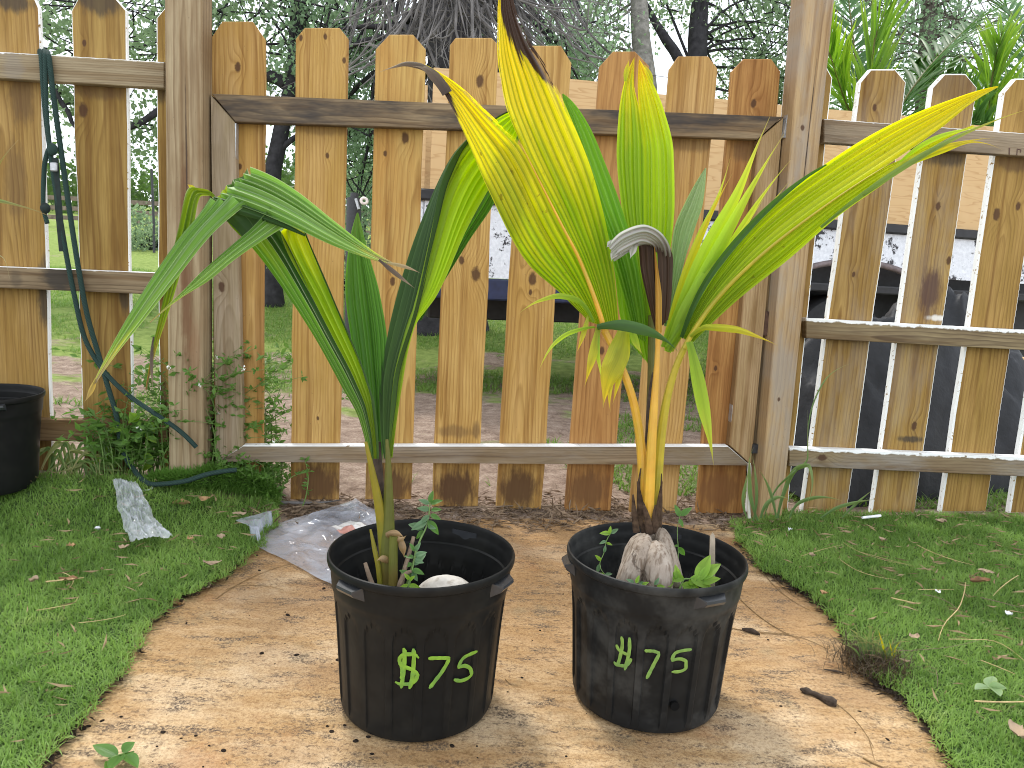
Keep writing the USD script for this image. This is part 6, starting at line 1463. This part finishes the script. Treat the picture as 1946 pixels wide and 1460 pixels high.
# ------------------------------------------------------------------ dry leaves, stems, twigs
lab_right = iter(['straw running from the path edge across the right turf', 'long straw bending toward the right edge of the turf', 'long curved tan stem in the middle of the right turf', 'forked yellow straw at the right edge of the turf', 'short thick straw in the middle of the right turf', 'straw bending down toward the pale green leaf', 'thick tan stick at the lower right edge of the turf', 'short level straw beside a white scrap', 'straw just above the pale green leaf', 'pale straw sloping up near the path edge', 'thin straw behind the tan leaf near the fence', 'grey twig beside the brown leaf on the right turf', 'faint grey twig starting at the dry grass clump', 'grey twig leaving the right edge below the forked straw', 'thin straw starting near the pale round leaf', 'small hooked grey twig right of the dry grass clump', 'thin grey twig near the right end of the fence'])
lab_left = iter(['thick straw beside the brown dry leaf on the left turf', 'bent pale straw on the left turf', 'straw lying near the left path edge', 'straw crossing the brown dry leaf on the left turf'])
lab_path = iter(['long brown stem from the right pot toward the turf', 'thin stem ending at the dry grass clump', 'long curved stem between the turf corner and the bag', 'thin straw crossing below the plastic bag', 'thin curved stem trailing from the charred twig', 'dark stem at the bottom edge of the path', 'short stem near the lower right path edge', 'tiny curved straw between the two pots', 'straw touching the dark bark flake', 'straw leaning along the upper right path edge', 'second straw along the upper right path edge'])
lab_gate = iter(['thick grey twig at the foot of the gate behind the bag', 'thick brown twig below the second gate picket', 'twig on the soil behind the two pots', 'curved twig behind the green palm stem', 'short twig behind the right pot', 'twig lying across the top of the bag edge'])
m_dl = [plain('dry_leaf_tan', (0.34, 0.21, 0.10), 0.75, 0.25, 0.4, 60), plain('dry_leaf_brown', (0.20, 0.105, 0.05), 0.75, 0.25, 0.4, 60), plain('dry_leaf_pale', (0.34, 0.25, 0.165), 0.75, 0.25, 0.3, 60)]
for x, y, w, h, a, mi, lab in ((345, 974, 38, 16, 0.2, 0, 'curled orange brown leaf on the turf below the weeds'), (388, 966, 22, 18, 1.2, 0, 'small tan leaf beside the orange brown leaf'), (136, 1054, 18, 12, 0.5, 0, 'small tan leaf left of the wrapper'), (455, 992, 30, 14, 0.1, 2, 'grey dry leaf beneath the turf roll'), (236, 1058, 22, 10, 0.3, 2, 'pale dry leaf at the foot of the wrapper'), (362, 1040, 14, 10, 0.4, 0, 'small brown leaf right of the wrapper'), (420, 1036, 18, 14, 0.9, 2, 'pinkish dry leaf near the bag'), (383, 1120, 44, 26, 0.9, 2, 'curled grey dry leaf at the left turf edge'), (338, 1150, 28, 16, 0.4, 0, 'orange dry leaf on the path at the turf edge'),
                               (404, 1090, 40, 12, 0.2, 2, 'long pale dry leaf on the left turf edge'), (130, 1120, 40, 14, 0.1, 1, 'brown dry leaf on the left turf'), (65, 1122, 20, 14, 0.3, 2, 'pale dry leaf at the far left of the turf'), (1676, 1040, 14, 12, 0.5, 2, 'pale round leaf near the right fence'), (1564, 1145, 16, 12, 0.8, 0, 'reddish leaf at the right path edge'), (1542, 1072, 14, 10, 0.3, 2, 'tiny pale leaf on the right turf near the path'), (1935, 1420, 50, 34, 0.8, 2, 'pale tan leaf at the lower right corner'), (1872, 1103, 34, 12, -0.5, 2, 'pale dry leaf among the stems on the right turf'), (1786, 1006, 26, 14, 0.2, 2, 'pale dry leaf under the right fence'), (1735, 1230, 26, 14, 0.5, 2, 'grey leaf in the middle of the right turf'), (1860, 1122, 50, 14, 0.1, 1, 'brown dry leaf on the right turf')):
    p, ins = zt_at(x, y); d = (p - CAM) @ fw
    obj('dry_leaf', flake(p, 0.85 * w * d / F, h * 1.3 * d / F, a, r, 0.026 if ins else 0.003), m_dl[mi], smooth=True, label=lab, cat='leaf')
for q, rad, mi in (([(1595, 1082), (1640, 1108), (1700, 1120)], 0.0013, 0), ([(1740, 1052), (1790, 1075), (1850, 1092)], 0.0016, 0), ([(1832, 1126), (1822, 1170), (1790, 1210), (1780, 1240)], 0.0020, 0), ([(1932, 1112), (1900, 1135), (1884, 1152)], 0.0018, 0), ([(1690, 1156), (1725, 1164), (1746, 1168)], 0.0022, 0), ([(1800, 1237), (1870, 1238), (1946, 1282)], 0.0013, 0), ([(1848, 1358), (1900, 1360), (1960, 1358)], 0.0028, 0), ([(1742, 1140), (1780, 1140), (1810, 1139)], 0.0015, 0), ([(1860, 1278), (1890, 1290), (1925, 1305)], 0.0014, 0),
                   ([(1520, 1075), (1560, 1062), (1600, 1052)], 0.0010, 0), ([(1630, 1066), (1700, 1085), (1735, 1095)], 0.0009, 0), ([(1750, 1150), (1800, 1165), (1830, 1200)], 0.0013, 1), ([(1700, 1260), (1780, 1255), (1860, 1238)], 0.0010, 1), ([(1860, 1155), (1900, 1165), (1950, 1178)], 0.0016, 1), ([(1600, 1048), (1640, 1070), (1720, 1090)], 0.0009, 0), ([(1762, 1290), (1776, 1300), (1778, 1330)], 0.0009, 1), ([(1880, 1060), (1930, 1075), (1960, 1080)], 0.0010, 1)):
    P = np.array([zt_at(x, y)[0] + [0, 0, 0.030] for x, y in curve(q, 10)])
    obj('straw', tube(P, [rad * 0.7, rad * 0.65, rad * 0.35], 6), [m_straw, m_twig][mi], label=next(lab_right), cat='straw')
for q, rad, mi in (([(88, 1126), (125, 1122), (160, 1118)], 0.0028, 0), ([(70, 1182), (110, 1175), (140, 1168), (150, 1155)], 0.0013, 0), ([(150, 1206), (200, 1200), (240, 1190)], 0.0012, 0), ([(120, 1108), (140, 1125), (132, 1138)], 0.0012, 0)):
    P = np.array([zt_at(x, y)[0] + [0, 0, 0.028] for x, y in curve(q, 10)])
    obj('straw', tube(P, [rad * 0.7, rad * 0.65, rad * 0.35], 6), [m_straw, m_twig][mi], label=next(lab_left), cat='straw')
m_st2 = plain('path_straw_look', (0.20, 0.13, 0.06), 0.8, 0.2, 0.3, 60)
for q, rad in (([(1408, 1140), (1470, 1190), (1520, 1215)], 0.0013), ([(1446, 1204), (1490, 1206), (1580, 1238)], 0.0009), ([(410, 1138), (500, 1088), (560, 1070)], 0.0010), ([(430, 1120), (470, 1112), (540, 1122)], 0.0008), ([(1530, 1310), (1600, 1345), (1660, 1420)], 0.0008), ([(1640, 1440), (1670, 1455), (1700, 1466)], 0.0018), ([(1650, 1400), (1658, 1430), (1662, 1445)], 0.0008), ([(960, 1290), (975, 1302), (992, 1304)], 0.0007), ([(1380, 1192), (1430, 1200), (1500, 1204)], 0.0012), ([(1440, 1060), (1480, 1110), (1520, 1140)], 0.0010), ([(1448, 1085), (1490, 1130), (1540, 1160)], 0.0009)):
    P = np.array([gnd(x, y, 0.002) for x, y in curve(q, 12)])
    obj('straw', tube(P, [rad, rad * 0.9, rad * 0.6], 6), m_st2, label=next(lab_path), cat='straw')
t = thing('burnt_twig', 'short charred twig on the path near the dry grass clump', 'twig')
P = np.array([gnd(x, y, 0.006) for x, y in curve([(1520, 1310), (1548, 1318), (1570, 1330), (1590, 1337)], 14)])
tm = tube(P, [0.002, 0.008, 0.0045, 0.005, 0.0065, 0.011, 0.007], 12); tm.vertices += 0.003 * (meshkit.fbm(tm.vertices * 160, 3, 4)[:, None] - 0.5); obj('twig', tm, m_darktwig, t)
P = np.array([gnd(x, y, 0.004) for x, y in ((1566, 1272), (1590, 1276), (1608, 1280))])
obj('burnt_twig', tube(curve(P, 8), [0.001, 0.003, 0.001], 7), m_darktwig, label='thin black twig beside the dry grass clump', cat='twig')
P = np.array([gnd(x, y, 0.006) for x, y in ((1410, 1196), (1430, 1200), (1444, 1206))])
tm = tube(curve(P, 8), [0.003, 0.009, 0.003], 8, 0.5); obj('bark_flake', tm, m_darktwig, label='dark bark flake on the path beside the right pot', cat='bark')
for k, q in enumerate(([(520, 960), (590, 962), (650, 956)], [(560, 952), (610, 965), (660, 972)], [(880, 972), (960, 968), (1020, 964)], [(690, 955), (720, 968), (745, 985)], [(1020, 968), (1070, 965), (1110, 960)], [(540, 975), (580, 968), (640, 968)])):
    P = np.array([zt_at(x, y)[0] + [0, 0, 0.012] for x, y in curve(q, 10)])
    obj('fallen_twig', tube(P, [0.006 if k < 2 else 0.0035, 0.005 if k < 2 else 0.003, 0.0015], 7), m_twig if k != 0 else m_grey_twig, label=next(lab_gate), cat='twig')

# litter nobody could count
r = np.random.default_rng(99)
lit = []


def many_flakes(pts, L_, w, rr, colmat, name, **kw):
    ms = [flake(p, rr.uniform(*L_), rr.uniform(*w), rr.uniform(0, 6.28), rr, rr.uniform(0.001, 0.008)) for p in pts]
    return obj(name, join(ms), colmat, smooth=False, **kw)


def straws(pts, L_, rr, w=0.0016):
    n = len(pts); D = np.stack([rr.normal(0, 1, n), rr.normal(0, 0.7, n), np.abs(rr.normal(0, 0.12, n))], 1)
    return cards(pts, rr.uniform(*L_, n), rr, 0.03, D=D)


m_lit = foliage_mat('litter_look', [(0.20, 0.14, 0.09), (0.32, 0.24, 0.15), (0.44, 0.35, 0.22), (0.52, 0.43, 0.29), (0.26, 0.18, 0.11), (0.42, 0.36, 0.28)], 0.1, 0.8)
A = []
for k in range(2200):
    x, y = r.uniform(470, 1480), r.normal(974, 16)
    p, _ = zt_at(x, min(max(y, 930), 1010)); A.append(p + [0, 0, 0.003])
A = np.array(A)
s1 = straws(A, (0.015, 0.07), r)
f1 = join([flake(p, r.uniform(0.008, 0.028), r.uniform(0.006, 0.018), r.uniform(0, 6.28), r, 0.003) for p in A[::4]])
obj('leaf_litter', join([trimesh.Trimesh(*s1, process=False), f1]), m_lit, label='dry straw and leaf litter on the soil strip in front of the gate', cat='leaf litter', kind='stuff')
A = []
for e, sgn in ((R_EDGE, 1), (L_EDGE, -1)):
    for x, y in curve(e, 1100 if sgn > 0 else 240):
        p = gnd(x + r.normal(2 * sgn, 7), y + r.normal(0, 3), 0.004); A.append(p)
A = np.array(A)
s1 = straws(A[r.uniform(0, 1, len(A)) < 0.6], (0.008, 0.04), r)
f1 = join([flake(p, r.uniform(0.004, 0.018), r.uniform(0.004, 0.012), r.uniform(0, 6.28), r, 0.004) for p in A[::2]])
obj('leaf_litter', join([trimesh.Trimesh(*s1, process=False), f1]), foliage_mat('edge_litter_look', [(0.05, 0.035, 0.024), (0.10, 0.068, 0.042), (0.20, 0.135, 0.075), (0.36, 0.27, 0.15), (0.07, 0.048, 0.032), (0.28, 0.19, 0.10)], 0.05, 0.85), label='dark crumbly litter and straw along both edges of the concrete path', cat='leaf litter', kind='stuff')
A = []
for poly, N in ((PL, 500), (PR, 1100)):
    q = scatter(poly, N * 3, z_turf, r, 0)[:N]; A.append(q + [0, 0, 0.022])
A = np.vstack(A)
s1 = straws(A, (0.008, 0.06), r); f1 = join([flake(p, r.uniform(0.004, 0.012), r.uniform(0.003, 0.007), r.uniform(0, 6.28), r, 0.004) for p in A[::9]])
obj('leaf_litter', join([trimesh.Trimesh(*s1, process=False), f1]), foliage_mat('turf_scrap_look', [(0.30, 0.22, 0.12), (0.42, 0.33, 0.19), (0.22, 0.15, 0.08), (0.5, 0.42, 0.28)], 0.15, 0.8), label='fine tan plant scraps sprinkled over both pieces of turf', cat='leaf litter', kind='stuff')
ico = trimesh.creation.icosphere(1)
A = []
q = scatter(sp, 1500, lambda x, y: np.zeros_like(x), r, 0)
wgt = meshkit.fbm(np.c_[q[:, :2] * [3, 6], q[:, :1] * 0], 3, 31)
q = q[wgt + r.normal(0, 0.05, len(q)) > 0.57]
for p in q:
    s_ = 0.0009 + 0.0042 * r.uniform(0, 1) ** 5
    A.append(trimesh.Trimesh(ico.vertices * [s_ * r.uniform(0.8, 2), s_, s_ * 0.7] @ trimesh.transformations.rotation_matrix(r.uniform(0, 6), [0, 0, 1])[:3, :3] + p, ico.faces, process=False))
for x, y, s_ in ((310, 1391, 0.006), (344, 1403, 0.0035), (246, 1401, 0.003), (158, 1384, 0.008), (168, 1380, 0.006), (372, 1398, 0.004), (230, 1362, 0.004), (992, 1288, 0.004), (965, 1315, 0.003), (1484, 1342, 0.004), (1460, 1216, 0.004), (700, 1400, 0.006), (676, 1408, 0.007), (655, 1378, 0.004), (630, 1390, 0.006), (622, 1380, 0.004)):
    s_ *= 0.62; p = gnd(x, y, s_ * 0.3); A.append(trimesh.Trimesh(ico.vertices * [s_ * 1.3, s_, s_ * 0.45] * (1 + 0.7 * (meshkit.noise(ico.vertices * 1.7 + x) - 0.5))[:, None] + p, ico.faces, process=False))
obj('soil_crumbs', join(A), plain('soil_crumb_look', (0.022, 0.016, 0.012), 0.95, 0.1, 0.5, 90), label='black crumbs of potting soil spilled on the concrete path', cat='soil crumbs', kind='stuff')

# leaves of the plant in the cut-off pot
p3 = thing('coconut_palm', 'palm seedling in the cut off left pot with only leaf tips in view', 'palm')
for pts, w in (([(-31, 760, 2.28), (-60, 560, 2.2), (-70, 420, 2.1), (-20, 380, 2.05), (40, 392, 2.0), (97, 412, 1.96)], 22), ([(-31, 760, 2.3), (-50, 560, 2.25), (-30, 380, 2.2), (0, 310, 2.15), (35, 266, 2.12)], 26), ([(-31, 760, 2.3), (-40, 600, 2.3), (-20, 480, 2.25), (6, 490, 2.2), (18, 530, 2.18)], 8)):
    strip(p3, pts, w, m_dryg if w < 10 else leaf_mat('far_left_leaf_%d' % w, [(0, (0.06, 0.15, 0.02)), (0.7, (0.12, 0.2, 0.03)), (0.9, (0.25, 0.2, 0.05)), (1, (0.3, 0.2, 0.1))], 0.4), 'leaf')
obj('stem', ptube([(-31, 830, 2.3), (-31, 740, 2.29)], [0.012, 0.009], 8, 8), m_pet_g, p3)
